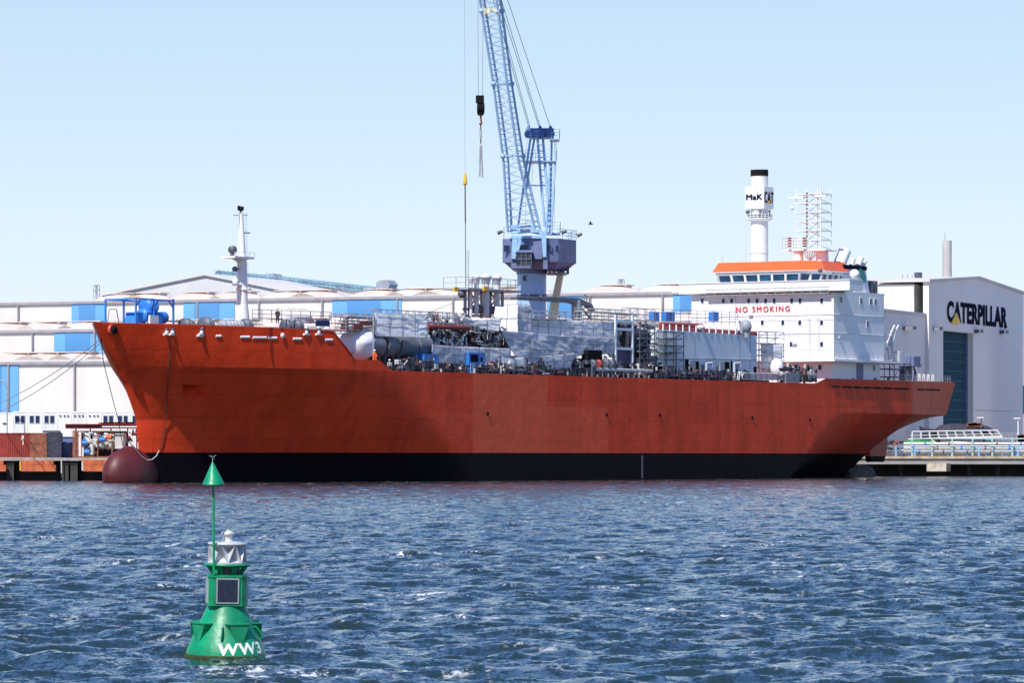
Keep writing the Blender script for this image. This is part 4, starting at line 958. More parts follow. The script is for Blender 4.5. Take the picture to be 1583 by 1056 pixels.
G3 = hall('rear cream warehouse with several blue panels, highest of the three stepped ones', 770, 464.5, 2.9, -700, 1430, 12, [(110, 162), (283, 362), (513, 620), (845, 899), (1040, 1090)], [28, 305, 400, 498, 614, 700, 912, 1024], [150, 190, 265, 330, 410, 455, 550, 605, 650, 735, 775, 915, 1005, 1090, 1360], 30)
F4 = hall_frame(840)
t = thing('gabled_hall', 'tall cream gabled hall rising behind the rear warehouse, left of the mast', 'hall', F4, (F4.at(160, 460, 0)[0], 0, 2.9))
P_ = [F4.at(*q, 0) for q in ((158, 458), (318, 426), (500, 462))]
part(MB().prismy([(P_[0][0], 2.9), (P_[2][0], 2.9), P_[2], P_[1], P_[0]], 0, 40), 'gable_wall', M['wall2'], t)
mb = MB()
for a, b in ((P_[0], P_[1]), (P_[1], P_[2])): mb.prismy([(a[0], a[1] + .02), (b[0], b[1] + .02), (b[0], b[1] + .42), (a[0], a[1] + .42)], -.5, 40)
part(mb, 'roof', M['roof'], t)
F5 = hall_frame(880)
t = thing('blue_roofed_hall', 'far hall with long blue-green roof sloping down rightwards, right of the mast', 'hall', F5, (F5.at(330, 430, 0)[0], 0, 2.9))
a, b, c, d = [F5.at(*q, 0) for q in ((330, 425), (335, 421.5), (720, 462), (720, 468))]
part(MB().prismy([(a[0], 2.9), (d[0], 2.9), d, a], .5, 30), 'wall', M['wall2'], t)
mb = MB(); mb.prismy([(a[0], a[1]), (d[0], d[1]), (c[0], c[1] + .1), (b[0], b[1] + .5)], 0, 30); rf = part(mb, 'glazed_roof', M['broof'], t)
mb = MB()
for i in range(60):
    f_ = i / 60; x = a[0] + (d[0] - a[0]) * f_; z = a[1] + (d[1] - a[1]) * f_; mb.bar((x, -.1, z), (x + 1.6, -.1, z + 1.1 - .5 * f_), .05)
for o_ in (.15, .9): mb.bar((a[0], -.12, a[1] + o_), (d[0], -.12, d[1] + o_ * .7), .1)
part(mb, 'glazing_bars', M['broof'], rf)
for px, py in ((422, 428), (598, 438)):
    x, z = F5.at(px, py, 5); mb = MB().prismy([(x - 1.5, z - 1.6), (x + 1.0, z - 1.6), (x + 1.6, z - .3), (x + .9, z + .6), (x - .7, z + .6), (x - 1.5, z)], 3, 7); part(mb, 'roof_fan', M['offwhite'] if 0 else M['grey'], t)
F6 = hall_frame(800)
for px, pt, lb in ((149, 441, 'small rooftop vent pipe cage on the rear warehouse near the left edge'), (960, 432, 'faint lattice vent pole on the rear warehouse roof between crane and bridge')):
    x, z1 = F6.at(px, pt, 0); z0 = F6.at(px, 456, 0)[1]; mb = MB()
    mb.grid3([x - .45, x + .45], [-.4, .4], [z0 - 2, (z0 + z1) / 2, z1], .07, False); mb.cyl((x, 0, z0 - 2), (x, 0, z1 + .1), .25, n=6)
    solo(mb, 'roof_vent_pole', M['steel'], lb, 'vent', F6, (x, 0, z0 - 2))

# ------------------------------------------------------------------ lettered assembly hall at the right
CH = Fr((1436 - CX) / FPX * 700, 700, R(67.2)); ch = thing('assembly_hall', 'large grey gabled hall with dark roller door and big navy lettering', 'hall', CH, (0, 0, 2.9))
# local x runs along the gable wall (away to the right), local y to the left and away; outer face of the gable is y = 0
def cz_(px, py): return CH.at(px, py, 0)
XE = cz_(1583, 447)[0]; xe, ze_ = cz_(1581.5, 447.5); xk, zk = cz_(1512, 431); zE = cz_(1436, 436)[1]; XE = xk * 2
DX0, DX1 = cz_(1458, 600)[0], cz_(1504.5, 600)[0]; DZ = cz_(1480, 513)[1]
mb = MB(); zE2 = zE - .5
mb.prismy([(0, 2.9), (DX0, 2.9), (DX0, DZ), (DX0, zE + (zk - zE) * DX0 / xk), (0, zE)], 0, 1)
mb.prismy([(DX0, DZ), (DX1, DZ), (DX1, zE + (zk - zE) * DX1 / xk), (DX0, zE + (zk - zE) * DX0 / xk)], 0, 1)
mb.prismy([(DX1, 2.9), (XE, 2.9), (XE, zE), (xk, zk), (DX1, zE + (zk - zE) * DX1 / xk)], 0, 1)
part(mb, 'gable_wall', mat('gable_cladding', (.80, .73, .68), .6, var=.03, scale=.1, streak=.06, dirt=(.4, .38, .38)), ch)
part(MB().box(.02, XE - .02, 2.6, 14, 2.9, zE - .3), 'side_wall', M['wall'], ch)
mb = MB()
for (xa, za), (xb, zb3) in (((-.5, zE), (xk, zk)), ((xk, zk), (XE + .5, zE))): mb.prismy([(xa, za + .02), (xb, zb3 + .02), (xb, zb3 + .45), (xa, za + .45)], -.3, 14.5)
part(mb, 'roof', M['roof'], ch)
dr = part(MB().box(DX0 + .02, DX1 - .02, 1.4, 1.9, 2.9, DZ + .4), 'roller_door', M['door'], ch)
mb = MB(); nz = 13
for i in range(1, nz): z = 2.9 + (DZ - 2.9) * i / nz; mb.box(DX0 + .03, DX1 - .03, 1.3, 1.41, z - .09, z + .09)
part(mb, 'door_ribs', mat('door_rib_paint', (.08, .15, .18), .95, spec=.03), dr)
part(MB().box(DX1 - .5, DX1 - .01, .95, 1.39, 2.9, DZ - .02), 'door_jamb', M['purple'], ch)
# annex
ax0, az = CH.at(1360, 481.5, .6); 
part(MB().box(ax0, -.02, .6, 7, 2.9, az), 'annex_wall', mat('annex_cladding', (.80, .72, .67), .6, var=.03, scale=.1), ch)
part(MB().box(ax0, -.03, .4, 7, az + .01, az + .5), 'annex_roof', M['roof'], ch)
for px, py in ((1413, 508), (1454, 509), (1517, 513), (1556, 514)):
    x, z = CH.at(px, py, -1); part(MB().prismy([(x - 1.1, z - .25), (x + 1.1, z - .1), (x + .9, z + .45), (x - .9, z + .3)], -1.1, -.05 if px > 1436 else .58), 'wall_lamp', M['dgrey'], ch)
x0, z0 = cz_(1463.5, 498); x1, z1 = cz_(1556.5, 500.5); zt1 = cz_(1463.5, 464.5)[1]
mb = MB(); text_on(mb, 'CATERPILLAR', (x0, -.10, z0), (x1 - x0, 0, 0), (0, 0, zt1 - z0), .042, 1.04)
lt = part(mb, 'wall_lettering', M['letters'], ch)
ta, tb, tc_ = cz_(1469, 497), cz_(1483, 498), cz_(1476.5, 483); k_ = (x1 - x0)
part(MB().prismy([(ta[0] - .3, z0 - .15), (tb[0], z0 - .15), (tc_[0], tc_[1])], -.3, -.16), 'yellow_triangle', mat('sign_yellow', (.85, .50, .02), .5), lt)
x, z = cz_(1553, 505); part(MB().ball((x, -.1, z), .35, 10), 'sign_dot', M['letters'], ch)
x, z = cz_(1540, 636); part(MB().box(DX1 + 1, XE - 8, -.04, -.001, z, z + .1), 'wall_joint', M['hall_pipe'], ch)
x, z = CH.at(1421, 427, 8); part(MB().cyl((x, 8, z - 3), (x - .6, 8, z + .6), .5, .7, n=8), 'roof_vent', M['dgrey'], ch)
mb = MB()
for px in (1395, 1403, 1410): x, z = CH.at(px, 429, 10); mb.bar((x, 10, z - 3), (x, 10, z + .5), .1); mb.box(x - .5, x + .5, 9.8, 10.2, z - 2.8, z - 1.2)
part(mb, 'roof_aerials', M['grey'], ch)
t = thing('concrete_chimney', 'plain round grey concrete chimney standing behind the lettered hall', 'chimney', WF, (sq(1464, 430, 860).x, 860, 2.9))
a = sq(1464, 372, 860); part(MB().cyl((a.x, 860, 2.9), (a.x, 860, a.z), 1.0, .95, n=24, smooth=True), 'stack', mat('chimney_concrete', (.50, .47, .44), .9, var=.1, scale=.5), t); part(MB().bar((a.x - .4, 860, a.z), (a.x - .4, 860, a.z + 1.6), .06), 'lightning_rod', M['dgrey'], t)

# sheds at the very right edge
t = thing('edge_building', 'pale building with blue stripes just showing at the right photo edge', 'building', WF, (sq(1590, 700, 730).x, 730, 2.9))
a = sq(1581.5, 490, 730); b = sq(1640, 636, 730)
part(MB().box(a.x + .2, b.x + 5, 730, 732, 2.9, sq(0, 488, 730).z), 'wall', mat('pinkish_wall', (.70, .60, .66), .6), t)
part(MB().box(a.x - .05, b.x, 729.8, 729.98, sq(0, 514, 730).z, sq(0, 500, 730).z), 'blue_stripe', M['bluepan'], t); part(MB().box(a.x - .05, b.x, 729.7, 729.97, sq(0, 640, 730).z, sq(0, 596, 730).z), 'dark_window', M['door'], t)

# ------------------------------------------------------------------ tall sign chimney behind the bridge
Yc = 740; a = sq(1174, 400, Yc); k = Yc / FPX
SC = Fr(a.x, Yc, -R(31)); t = thing('sign_chimney', 'tall white round chimney with black cap and square sign box', 'chimney', SC, (0, 0, 2.9))
zc_ = lambda py: EYE - (py - YH) * k
part(MB().cyl((0, 0, 2.9), (0, 0, zc_(262)), 14 * k, 13.2 * k, n=32, smooth=True), 'stack', mat('chimney_white', (.74, .72, .69), .5, var=.04, streak=.1, dirt=(.5, .45, .4)), t)
part(MB().cyl((0, 0, zc_(272)), (0, 0, zc_(262.5)), 13.7 * k, n=32, smooth=True).lathe([(13.9 * k, zc_(272)), (13.9 * k, zc_(271.6))], n=32), 'black_cap', M['black'], t)
s1 = 16.2 * k; bx_ = part(MB().box(-s1, s1, -s1, s1, zc_(323), zc_(289)), 'sign_box', M['white'], t)
def stext(body, face, u0, u1, p0, p1, bold, m, sp=1.0):
    mb = MB(); za, zb4 = zc_(p0), zc_(p1)
    if face == 'l': text_on(mb, body, (-s1 + 2 * s1 * u0, -s1 - .06, za), (2 * s1 * (u1 - u0), 0, 0), (0, 0, zb4 - za), bold, sp)
    else: text_on(mb, body, (s1 + .06, -s1 + 2 * s1 * u0, za), (0, 2 * s1 * (u1 - u0), 0), (0, 0, zb4 - za), bold, sp)
    return part(mb, 'sign_lettering', m, bx_)
stext('MaK', 'l', .07, .92, 309.5, 301, -.025, M['letters'], 1.05)
stext('CAT', 'r', .05, .95, 314.5, 297.5, -.025, M['letters'], 1.15)
mb = MB(); mb.prismx([(-s1 + .42 * 2 * s1 - .75, zc_(315.5)), (-s1 + .50 * 2 * s1 + .45, zc_(315.5)), (-s1 + .47 * 2 * s1, zc_(310))], s1 + .1, s1 + .16); part(mb, 'yellow_triangle', MATS['sign_yellow'], bx_)
mb = MB(); mb.lathe([(14 * k, zc_(342)), (20 * k, zc_(339)), (20 * k, zc_(338)), (14 * k, zc_(338))], n=24)
for zz_ in (335, 332): mb.lathe([(20 * k, zc_(zz_)), (20 * k, zc_(zz_) + .08)], n=24)
for i in range(20): A = R(18 * i); mb.bar((20 * k * math.cos(A), 20 * k * math.sin(A), zc_(338)), (20 * k * math.cos(A), 20 * k * math.sin(A), zc_(331.5)), .05)
part(mb, 'balcony', M['white'], t)
for A in (200, 240, 300, 350): q = Vector((19.5 * k * math.cos(R(A)), 19.5 * k * math.sin(R(A)), zc_(335))); part(MB().cyl(q, q + Vector((0, 0, .8)), .14, n=6).ball(q + Vector((0, 0, .9)), .26, 8), 'balcony_lamp', M['dgrey'], t)
part(MB().lathe([(14.1 * k, zc_(392)), (14.3 * k, zc_(391)), (14.1 * k, zc_(390))], n=32), 'flange', M['offwhite'], t)

# ------------------------------------------------------------------ quay on the right, astern of the ship
PF = Fr(0, 676, 0)
def rp(px, py, y=0): return PF.p(px, py, y)
def rx(px, y=0): return (px - CX) / FPX * (676 + y)
pz = rp(0, 705.5).z; pb = rp(0, 718).z
t = thing('jetty', 'concrete jetty with tan edge beam and grey girder astern of the ship', 'jetty', PF, (rx(1330), 0, pb))
part(MB().box(rx(1322), rx(1900), -.25, 24, rp(0, 709.5).z, pz), 'deck_slab', mat('tan_concrete', (.50, .40, .28), .85, var=.2, scale=.8, streak=.5, dirt=(.30, .13, .05)), t)
part(MB().box(rx(1322), rx(1900), 0, .8, pb, rp(0, 709.6).z), 'edge_girder', mat('girder_concrete', (.34, .32, .31), .85, streak=.3), t)
part(MB().box(rx(1322), rx(1900), 6, 7, -3, pb), 'back_wall', M['dconcrete'], t)
for px in (1350, 1395, 1500, 1545, 1600): part(MB().cyl((rx(px), 2.5, -3), (rx(px), 2.5, pb), .45, n=10), 'pile', M['dconcrete'], t)
a, b = rp(1433, 729, -1), rp(1463, 716, -1)
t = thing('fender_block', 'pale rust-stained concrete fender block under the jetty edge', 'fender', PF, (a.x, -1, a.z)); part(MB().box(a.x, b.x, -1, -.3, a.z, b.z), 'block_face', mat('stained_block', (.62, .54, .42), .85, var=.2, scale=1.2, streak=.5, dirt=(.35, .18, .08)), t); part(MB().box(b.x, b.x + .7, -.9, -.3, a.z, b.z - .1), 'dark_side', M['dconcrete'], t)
t = thing('jetty_railing', 'pale green and blue post railing along the jetty edge', 'railing', PF, (rx(1380), .2, pz))
xs_ = [rx(p) for p in (1380, 1410, 1441, 1472, 1503.5, 1534, 1565, 1596)]; h1, h2, h3 = rp(0, 678.5).z, rp(0, 690.5).z, rp(0, 697).z
for x in xs_[1:]: part(MB().box(x - .12, x + .12, .1, .3, pz, h1), 'post', mat('pale_green_paint', (.42, .60, .52), .5), t)
mb = MB(); mb.cyl((xs_[1], .2, h1), (xs_[-1], .2, h1), .1, n=6); part(mb, 'top_rail', MATS['pale_green_paint'], t)
for h in (h2, h3): part(MB().cyl((xs_[0] - 1, .05, h), (xs_[-1], .05, h), .055, n=6), 'blue_rail', mat('light_blue_paint', (.25, .46, .70), .45), t)
for p in (1385, 1414, 1513, 1574): part(MB().box(rx(p) - .14, rx(p) + .14, -.05, .1, pz, rp(0, 689.5).z), 'blue_post', MATS['light_blue_paint'], t)
for i, (py, r_, m_, y, lb) in enumerate(((692.5, .36, 'pipe', 1.4, 'upper fat white pipe with rust rings running behind the jetty railing'), (699, .30, 'pipe', 1.0, 'lower white pipe running behind the jetty railing'), (686.5, .25, 'pipe', 3, 'thin beige pipe above the white pipes on the jetty'))):
    t = thing('jetty_pipe', lb, 'pipe', PF, (rx(1397), y, rp(0, py, y).z), 'pipes on the jetty'); c = rp(0, py, y).z
    part(MB().cyl((rx(1397, y), y, c), (rx(1900, y), y, c), r_, n=14, smooth=True), 'pipe', M[m_], t)
    for p in range(1412 + 9 * i, 1600, 37): part(MB().cyl((rx(p, y) - .12, y, c), (rx(p, y) + .12, y, c), r_ * 1.25, n=14), 'flange', M['rust'] if (p // 37) % 2 else M['blue'], t)
    for p in range(1405, 1600, 30): part(MB().box(rx(p, y) - .12, rx(p, y) + .12, y - .2, y + .2, pz, c - r_), 'support', M['blue'] if i else M['dgrey'], t)
t = thing('green_machine', 'green machinery frame with pipes on the jetty beneath the white gangway', 'machine', PF, (rx(1398, 5), 5, pz))
part(MB().box(rx(1399, 5), rx(1440, 5), 5, 6.5, rp(0, 691, 5).z, rp(0, 681.5, 5).z).box(rx(1441, 5), rx(1463, 5), 5.2, 6, rp(0, 689, 5).z, rp(0, 686, 5).z), 'green_casing', M['greenpipe'], t)
mb = MB().path([rp(1414, 687, 4.6), rp(1450, 686, 4.6), rp(1480, 684, 4.6), rp(1520, 687, 4.6)], .16, 6); mb.bar(rp(1443, 681, 4.5), rp(1452, 690, 4.5), .1); part(mb, 'pale_pipe', M['pipe'], t)
part(MB().box(rx(1524, 5), rx(1534, 5), 4.8, 5.4, rp(0, 681, 5).z, rp(0, 677.5, 5).z), 'teal_box', mat('teal_box_paint', (.05, .42, .30), .5), t); part(MB().ball(rp(1443, 684, 4.5), .22), 'yellow_valve', M['yellow'], t)
part(MB().box(rx(1397, 5), rx(1500, 5), 5.1, 6.4, pz, rp(0, 700, 5).z), 'base_frame', M['dgrey'], t)
# white lattice gangway lying on trestles
t = thing('gangway', 'long white lattice gangway with slanted posts lying on trestles on the jetty', 'gangway', PF, (rx(1410, 8), 8, rp(0, 679, 8).z))
A, B, C, D = rp(1411, 667.5, 8), rp(1543, 665.5, 8), rp(1550, 676, 8), rp(1404, 679.5, 8)
mb = MB(); mb.cyl(A, B, .10, n=6); mb.cyl(D, C, .15, n=6); part(mb, 'chord', M['offwhite'], t); mb = MB()
for y in (0, 1.3):
    o = Vector((0, y, 0))
    if y: mb.cyl(A + o, B + o, .08, n=5); mb.cyl(D + o, C + o, .08, n=5)
    for i in range(11):
        f_ = i / 10; mb.cyl(A.lerp(B, f_ * .99) + o, D.lerp(C, min(1, f_ * .96 + .045)) + o, .075, n=5)
    mb.bar(A.lerp(D, .5) + o, B.lerp(C, .5) + o, .07)
for i in range(30): f_ = i / 30; mb.bar(D.lerp(C, f_), D.lerp(C, f_) + Vector((0, 1.3, 0)), .08)
for i in range(24): f_ = .42 + .57 * i / 24; mb.bar(D.lerp(C, f_), A.lerp(B, f_).lerp(D.lerp(C, f_), .75) + Vector((.5, .1, 0)), .06)
part(mb, 'lattice', M['offwhite'], t); mb = MB()
for px in (1430, 1490, 1535): a = rp(px, 680, 8); mb.box(a.x - .15, a.x + .15, 8, 9.3, pz, a.z)
part(mb, 'trestle', M['dgrey'], t)
# tarpaulined heap
t = thing('covered_heap', 'long dark tarpaulin-covered heap on the jetty in front of the roller door', 'heap', PF, (rx(1490, 16), 16, pz))
mb = MB(); nx = 40; vs = []; fs = []
for side, yy in enumerate((14, 16, 20, 22)):
    for i in range(nx + 1):
        px = 1448 + (1537 - 1448) * i / nx; hpy = lerp_tab([(1448, 665), (1456, 658), (1470, 655), (1490, 655.5), (1512, 656.5), (1528, 659), (1537, 665)], px) + 1.2 * noise.noise(Vector((px * .16, side, 0)))
        z = rp(px, hpy, 16).z; vs.append((rx(px, 16), yy, z if side in (1, 2) else pz - .2))
for s_ in range(3):
    for i in range(nx): a = s_ * (nx + 1) + i; fs.append((a, a + 1, a + nx + 2, a + nx + 1))
mb.add(vs, fs, 0, True); part(mb, 'tarpaulin', M['mound'], t)
mb = MB()
for px, py in ((1503, 655), (1509, 654.5), (1500, 656), (1513, 656.5)): c = rp(px, py, 16); mb.box(c.x - .7, c.x + .7, 15.6, 17, c.z - .4, c.z + .1)
part(mb, 'rusty_scrap', M['rust'], t)
t = thing('boat_cradle', 'dark sloping timber cradle left of the tarpaulin heap, below the stern', 'cradle', PF, (rx(1430, 14), 14, pz))
mb = MB(); mb.path([rp(1422, 664, 14), rp(1446, 667, 14)], .35, 5); mb.bar(rp(1421, 660, 14), rp(1449, 670, 14), .15); mb.box(rx(1424, 14), rx(1450, 14), 14, 15, pz, rp(0, 670, 14).z); part(mb, 'timbers', M['mound'], t)
t = thing('dark_equipment', 'cluttered dark equipment on the jetty just behind the rudder', 'equipment', PF, (rx(1385, 4), 4, pz))
random.seed(5)
for i in range(18):
    px, py = random.uniform(1372, 1398), random.uniform(683, 702); c = rp(px, py, 4); m_ = random.choice(['dgrey', 'rust', 'mound', 'pipe']); part(MB().cyl(c, c + Vector((random.uniform(-1, 1), .3, random.uniform(-.5, .7))), random.uniform(.12, .35), n=7), 'fitting', M[m_], t)
for i, (px, top, y, lb) in enumerate(((1517, 647, 14, 'dark jetty lamp post with flat white head in front of the roller door'), (1574, 648, 12, 'white jetty lamp post with flat head near the right edge'))):
    c = rp(px, top, y); t = thing('jetty_lamp', lb, 'lamp post', PF, (c.x, y, pz), 'lamp posts on the jetty')
    part(MB().cyl((c.x, y, pz), (c.x, y, c.z), .14, .1, n=8), 'post', M['white'] if i else M['dgrey'], t); part(MB().box(c.x - .75, c.x + .35, y - .3, y + .3, c.z, c.z + .22), 'lamp_head', M['offwhite'], t)
t = thing('fence_panel', 'grey slatted mesh panel on the jetty right of the gangway', 'fence', PF, (rx(1552, 9), 9, pz))
mb = MB()
for px in range(1549, 1573, 3): mb.bar(rp(px, 681, 9), rp(px, 669.5, 9), .08)
for py in (669.5, 675, 681): mb.bar(rp(1549, py, 9), rp(1572, py, 9), .08)
part(mb, 'mesh', M['steel'], t); part(MB().box(rx(1571, 9), rx(1573, 9), 8.9, 9.1, pz, rp(0, 668.5, 9).z).box(rx(1548.5, 9), rx(1550, 9), 8.9, 9.1, pz, rp(0, 668.5, 9).z), 'end_post', M['steel'], t)
t = thing('rusty_heap', 'small heap of rusty scrap beside the white lamp post', 'scrap', PF, (rx(1577, 10), 10, pz))
for i in range(9): c = rp(1573 + random.random() * 12, 674 + random.random() * 4, 10); part(MB().box(c.x - .5, c.x + .5, 9.7, 10.3, c.z - .6, c.z + .3), 'scrap_piece', M['rust'], t)

# ------------------------------------------------------------------ level-luffing harbour crane behind the ship
KY = 590.0; KF = Fr((822 - CX) / FPX * KY, KY, 0)
def kp(px, py, y=0): return KF.p(px, py, y)
cr = thing('harbour_crane', 'tall pale blue lattice-boom crane with slate machinery house on a thick round pillar', 'crane', KF, (0, 0, 2.9))
kz = lambda py: kp(0, py).z
pr_ = 22.5 / KF.scale((0, 0, 0))
part(MB().cyl((0, 0, 2.9), (0, 0, kz(421)), pr_, n=40, smooth=True), 'pillar', M['sky'], cr)
part(MB().cyl((0, 0, kz(424)), (0, 0, kz(418)), pr_ * 1.06, n=40, smooth=True), 'slewing_ring', M['purple'], cr)
part(MB().cyl((0, 0, kz(459)), (0, 0, kz(456)), pr_ * 1.05, n=40).lathe([(.25, -.05), (.35, -.1), (.4, 0)], kp(812, 430, -pr_ * .9), 10, 'y'), 'pillar_flange', M['dgrey'], cr)
P = lambda px, py, y=0: kp(px, py, y)
a = lambda px: P(px, 400).x
mb = MB()
mb.prism([(a(777), -2.0), (a(800), -4.2), (a(846), -4.4), (a(863), -3.6), (a(891), 1.5), (a(880), 6.5), (a(790), 6.5)], kz(407), kz(370.5))
part(mb, 'machinery_house', M['purple'], cr)
mb = MB(); mb.prism([(a(780), -1.8), (a(802), -3.4), (a(846), -3.4), (a(862), -3.2), (a(889), 1.4), (a(878), 6), (a(792), 6)][::-1], kz(407.1), kz(412), 0, [(a(780), -1.8), (a(802), -3.4), (a(846), -3.4), (a(862), -3.2), (a(889), 1.4), (a(878), 6), (a(792), 6)][::-1]) if 0 else None
mb.prism([(a(792), -1.5), (a(846), -3.2), (a(858), -2.6), (a(876), 1.2), (a(870), 5), (a(796), 5)], kz(418), kz(407.1), 0, [(a(780), -1.7), (a(848), -4.0), (a(862), -3.3), (a(889), 1.5), (a(878), 6), (a(790), 6)])
part(mb, 'house_underframe', M['purple'], cr)
mb = MB()
for i in range(5): x = a(848 + i * 7); mb.box(x, x + .35, -3.2 + i * .9, 3, kz(423), kz(411))
mb.box(a(846), a(876), -2, 4, kz(424), kz(422)); part(mb, 'under_brackets', M['dgrey'], cr)
def kwin(px0, px1, y, name='window'):
    o = part(MB().box(a(px0) - .08, a(px1) + .08, y - .05, y + .1, kz(390.5), kz(380.5)), name, M['purple'], cr); part(MB().box(a(px0), a(px1), y - .09, y + .05, kz(390), kz(381)), 'pane', M['glass'], o)
kwin(779, 787.5, -3.2); kwin(800.5, 807, -4.36); kwin(809, 819, -4.42); kwin(846, 851.5, -4.42); kwin(854, 863.5, -3.72)
# driver's cab
mb = MB(); mb.prism([(a(799), -4.3), (a(800), -7.2), (a(819), -7.4), (a(822), -4.3)], kz(415), kz(394), 0, [(a(797), -4.3), (a(798), -7.4), (a(822), -7.6), (a(824), -4.3)])
cab = part(mb, 'driver_cab', mat('cab_glass', (.05, .05, .05), .1, var=.8, scale=1.5, spec=.9), cr)
mb = MB(); mb.prism([(a(796), -4.2), (a(797), -7.6), (a(823), -7.8), (a(825), -4.2)], kz(394), kz(390.5), 0, [(a(800), -4.2), (a(801), -7), (a(820), -7), (a(821), -4.2)]); mb.prism([(a(799), -4.2), (a(800), -7.5), (a(820), -7.6), (a(823), -4.2)], kz(418), kz(415))
for px in (798.5, 806, 813, 821): mb.bar((a(px), -7.45, kz(415)), (a(px), -7.62, kz(394)), .06)
mb.bar((a(799), -7.5, kz(404)), (a(821), -7.6, kz(404)), .08); part(mb, 'cab_frame', M['purple'], cab)
mb = MB(); mb.prismy([(a(792), kz(372)), (a(800), kz(372)), (a(797), kz(403)), (a(790.5), kz(403))], -5.2, -4.4); mb.prismy([(a(801), kz(371)), (a(808), kz(371)), (a(799.5), kz(398)), (a(797), kz(398))], -5.6, -5.0)
mb.prismy([(a(836), kz(360)), (a(844), kz(360)), (a(844), kz(400)), (a(839), kz(400))], -5.2, -4.45)
part(mb, 'boom_foot', M['sky'], cr)
for q0, q1, y0, y1, z0, z1 in ((824, 838, -5.2, -4.3, 403, 385), (790, 799, -4.8, -4.0, 417, 400), (839, 846, -4.9, -4.3, 418, 398)): part(MB().box(a(q0), a(q1), y0, y1, kz(z0), kz(z1)), 'front_bracket', M['purple'], cr)
mb = MB(); mb.rail([(a(779), -1.8, kz(370)), (a(779), 5, kz(370))], 1.6, 1.5, .04, 2); mb.rail([(a(779), -1.8, kz(370)), (a(786), -2.8, kz(370))], 1.6, 1, .04, 2); part(mb, 'house_railing', M['sky'], cr); mb = MB()
mb.rail([(a(862), -3.3, kz(370)), (a(891), 1.5, kz(370)), (a(880), 6.3, kz(370))], 1.3, 1.2, .04, 3); part(mb, 'house_railing', M['sky'], cr)
for px, py, y in ((773, 359.5, -1.8), (872, 359, -2), (896, 363.5, 1.5)):
    c = P(px, py, y); part(MB().cyl(c - Vector((.35, 0, .1)), c + Vector((.35, 0, .2)), .3, .2, n=8).bar(c, c + Vector((.6 if px < 800 else -.6, 0, .1)), .06), 'house_floodlight', M['dgrey'], cr)
# boom: two side frames, each of two chords, laced across
def bl(py): return lerp_tab([(-60, 737), (0, 742), (129, 762.5), (250, 778.5), (358, 785)], py)
def br_(py): return lerp_tab([(-60, 767), (0, 774), (125, 790.5), (250, 810), (358, 836)], py)
ys = lambda py, k: -4.0 - (358 - py) * .030 + k * lerp_tab([(-60, 1.6), (250, 2.0), (358, .5)], py)
mb = MB(); lv = [358, 325, 290, 250, 200, 129, 60, 0, -60]
def C4(py): return [P(bl(py), py, ys(py, 0)), P(bl(py) + lerp_tab([(-60, 6), (250, 7), (358, 6)], py), py, ys(py, 1)), P(br_(py) - lerp_tab([(-60, 6), (250, 8), (358, 8)], py), py, ys(py, 0)), P(br_(py), py, ys(py, 1))]
for p0, p1 in zip(lv, lv[1:]):
    c0, c1 = C4(p0), C4(p1)
    for q0, q1 in zip(c0, c1): mb.cyl(q0, q1, .17, n=6, caps=False)
part(mb, 'boom_chords', M['sky'], cr)
mb = MB()
for s0, s1, n_ in ((0, 1, 50), (2, 3, 50)):
    for i in range(n_ + 1):
        py = 358 - 418 * i / n_; c = C4(py); mb.bar(c[s0], c[s1], .075)
n_ = 62
for i in range(n_):
    p0 = 356 - 416 * i / n_; p1 = 356 - 416 * (i + 1) / n_; c0, c1 = C4(p0), C4(p1)
    mb.bar(c0[1], c1[3], .04) if i % 2 else mb.bar(c0[3], c1[1], .04)
    if i % 2: mb.bar(c0[0], c1[2], .04)
    else: mb.bar(c0[2], c1[0], .04)
for py in (356, 350, 241, 129, 16): c = C4(py); mb.cyl(c[0], c[2], .11, n=5); mb.cyl(c[1], c[3], .11, n=5)
part(mb, 'boom_lacing', M['sky'], cr)
for py in (241, 129, 16): c = C4(py); part(MB().ball(c[0], .4, 8).ball(c[3], .4, 8), 'boom_joint', M['sky'], cr)
c = P(752, 17, -14); part(MB().box(c.x - .6, c.x + .6, c.y - .4, c.y, c.z - .3, c.z + .4).box(c.x + .9, c.x + 1.7, c.y - .4, c.y, c.z - .1, c.z + .5), 'boom_lights', M['cream'], cr)
mb = MB(); mb.box(a(789), a(838), -4.6, -3.4, kz(371), kz(367)); mb.box(a(800), a(832), -4.8, -4.2, kz(362), kz(357.5)); mb.bar(P(790, 352, -4.4), P(838, 362, -4.4), .2); mb.bar(P(790, 361, -4.4), P(838, 356, -4.4), .2); mb.prismy([(a(806), kz(352)), (a(826), kz(349)), (a(826), kz(355))], -4.3, -3.9)
part(mb, 'boom_heel', M['sky'], cr)
c = C4(-60); part(MB().box(c[0].x - .3, c[3].x + .3, c[0].y - .4, c[3].y + .4, c[0].z, c[0].z + 1.2).cyl((c[0].x + .3, c[0].y - 1.6, c[0].z + 1.0), (c[3].x - .3, c[0].y - 1.6, c[0].z + 1.0), .8, n=14), 'boom_head', M['sky'], cr)
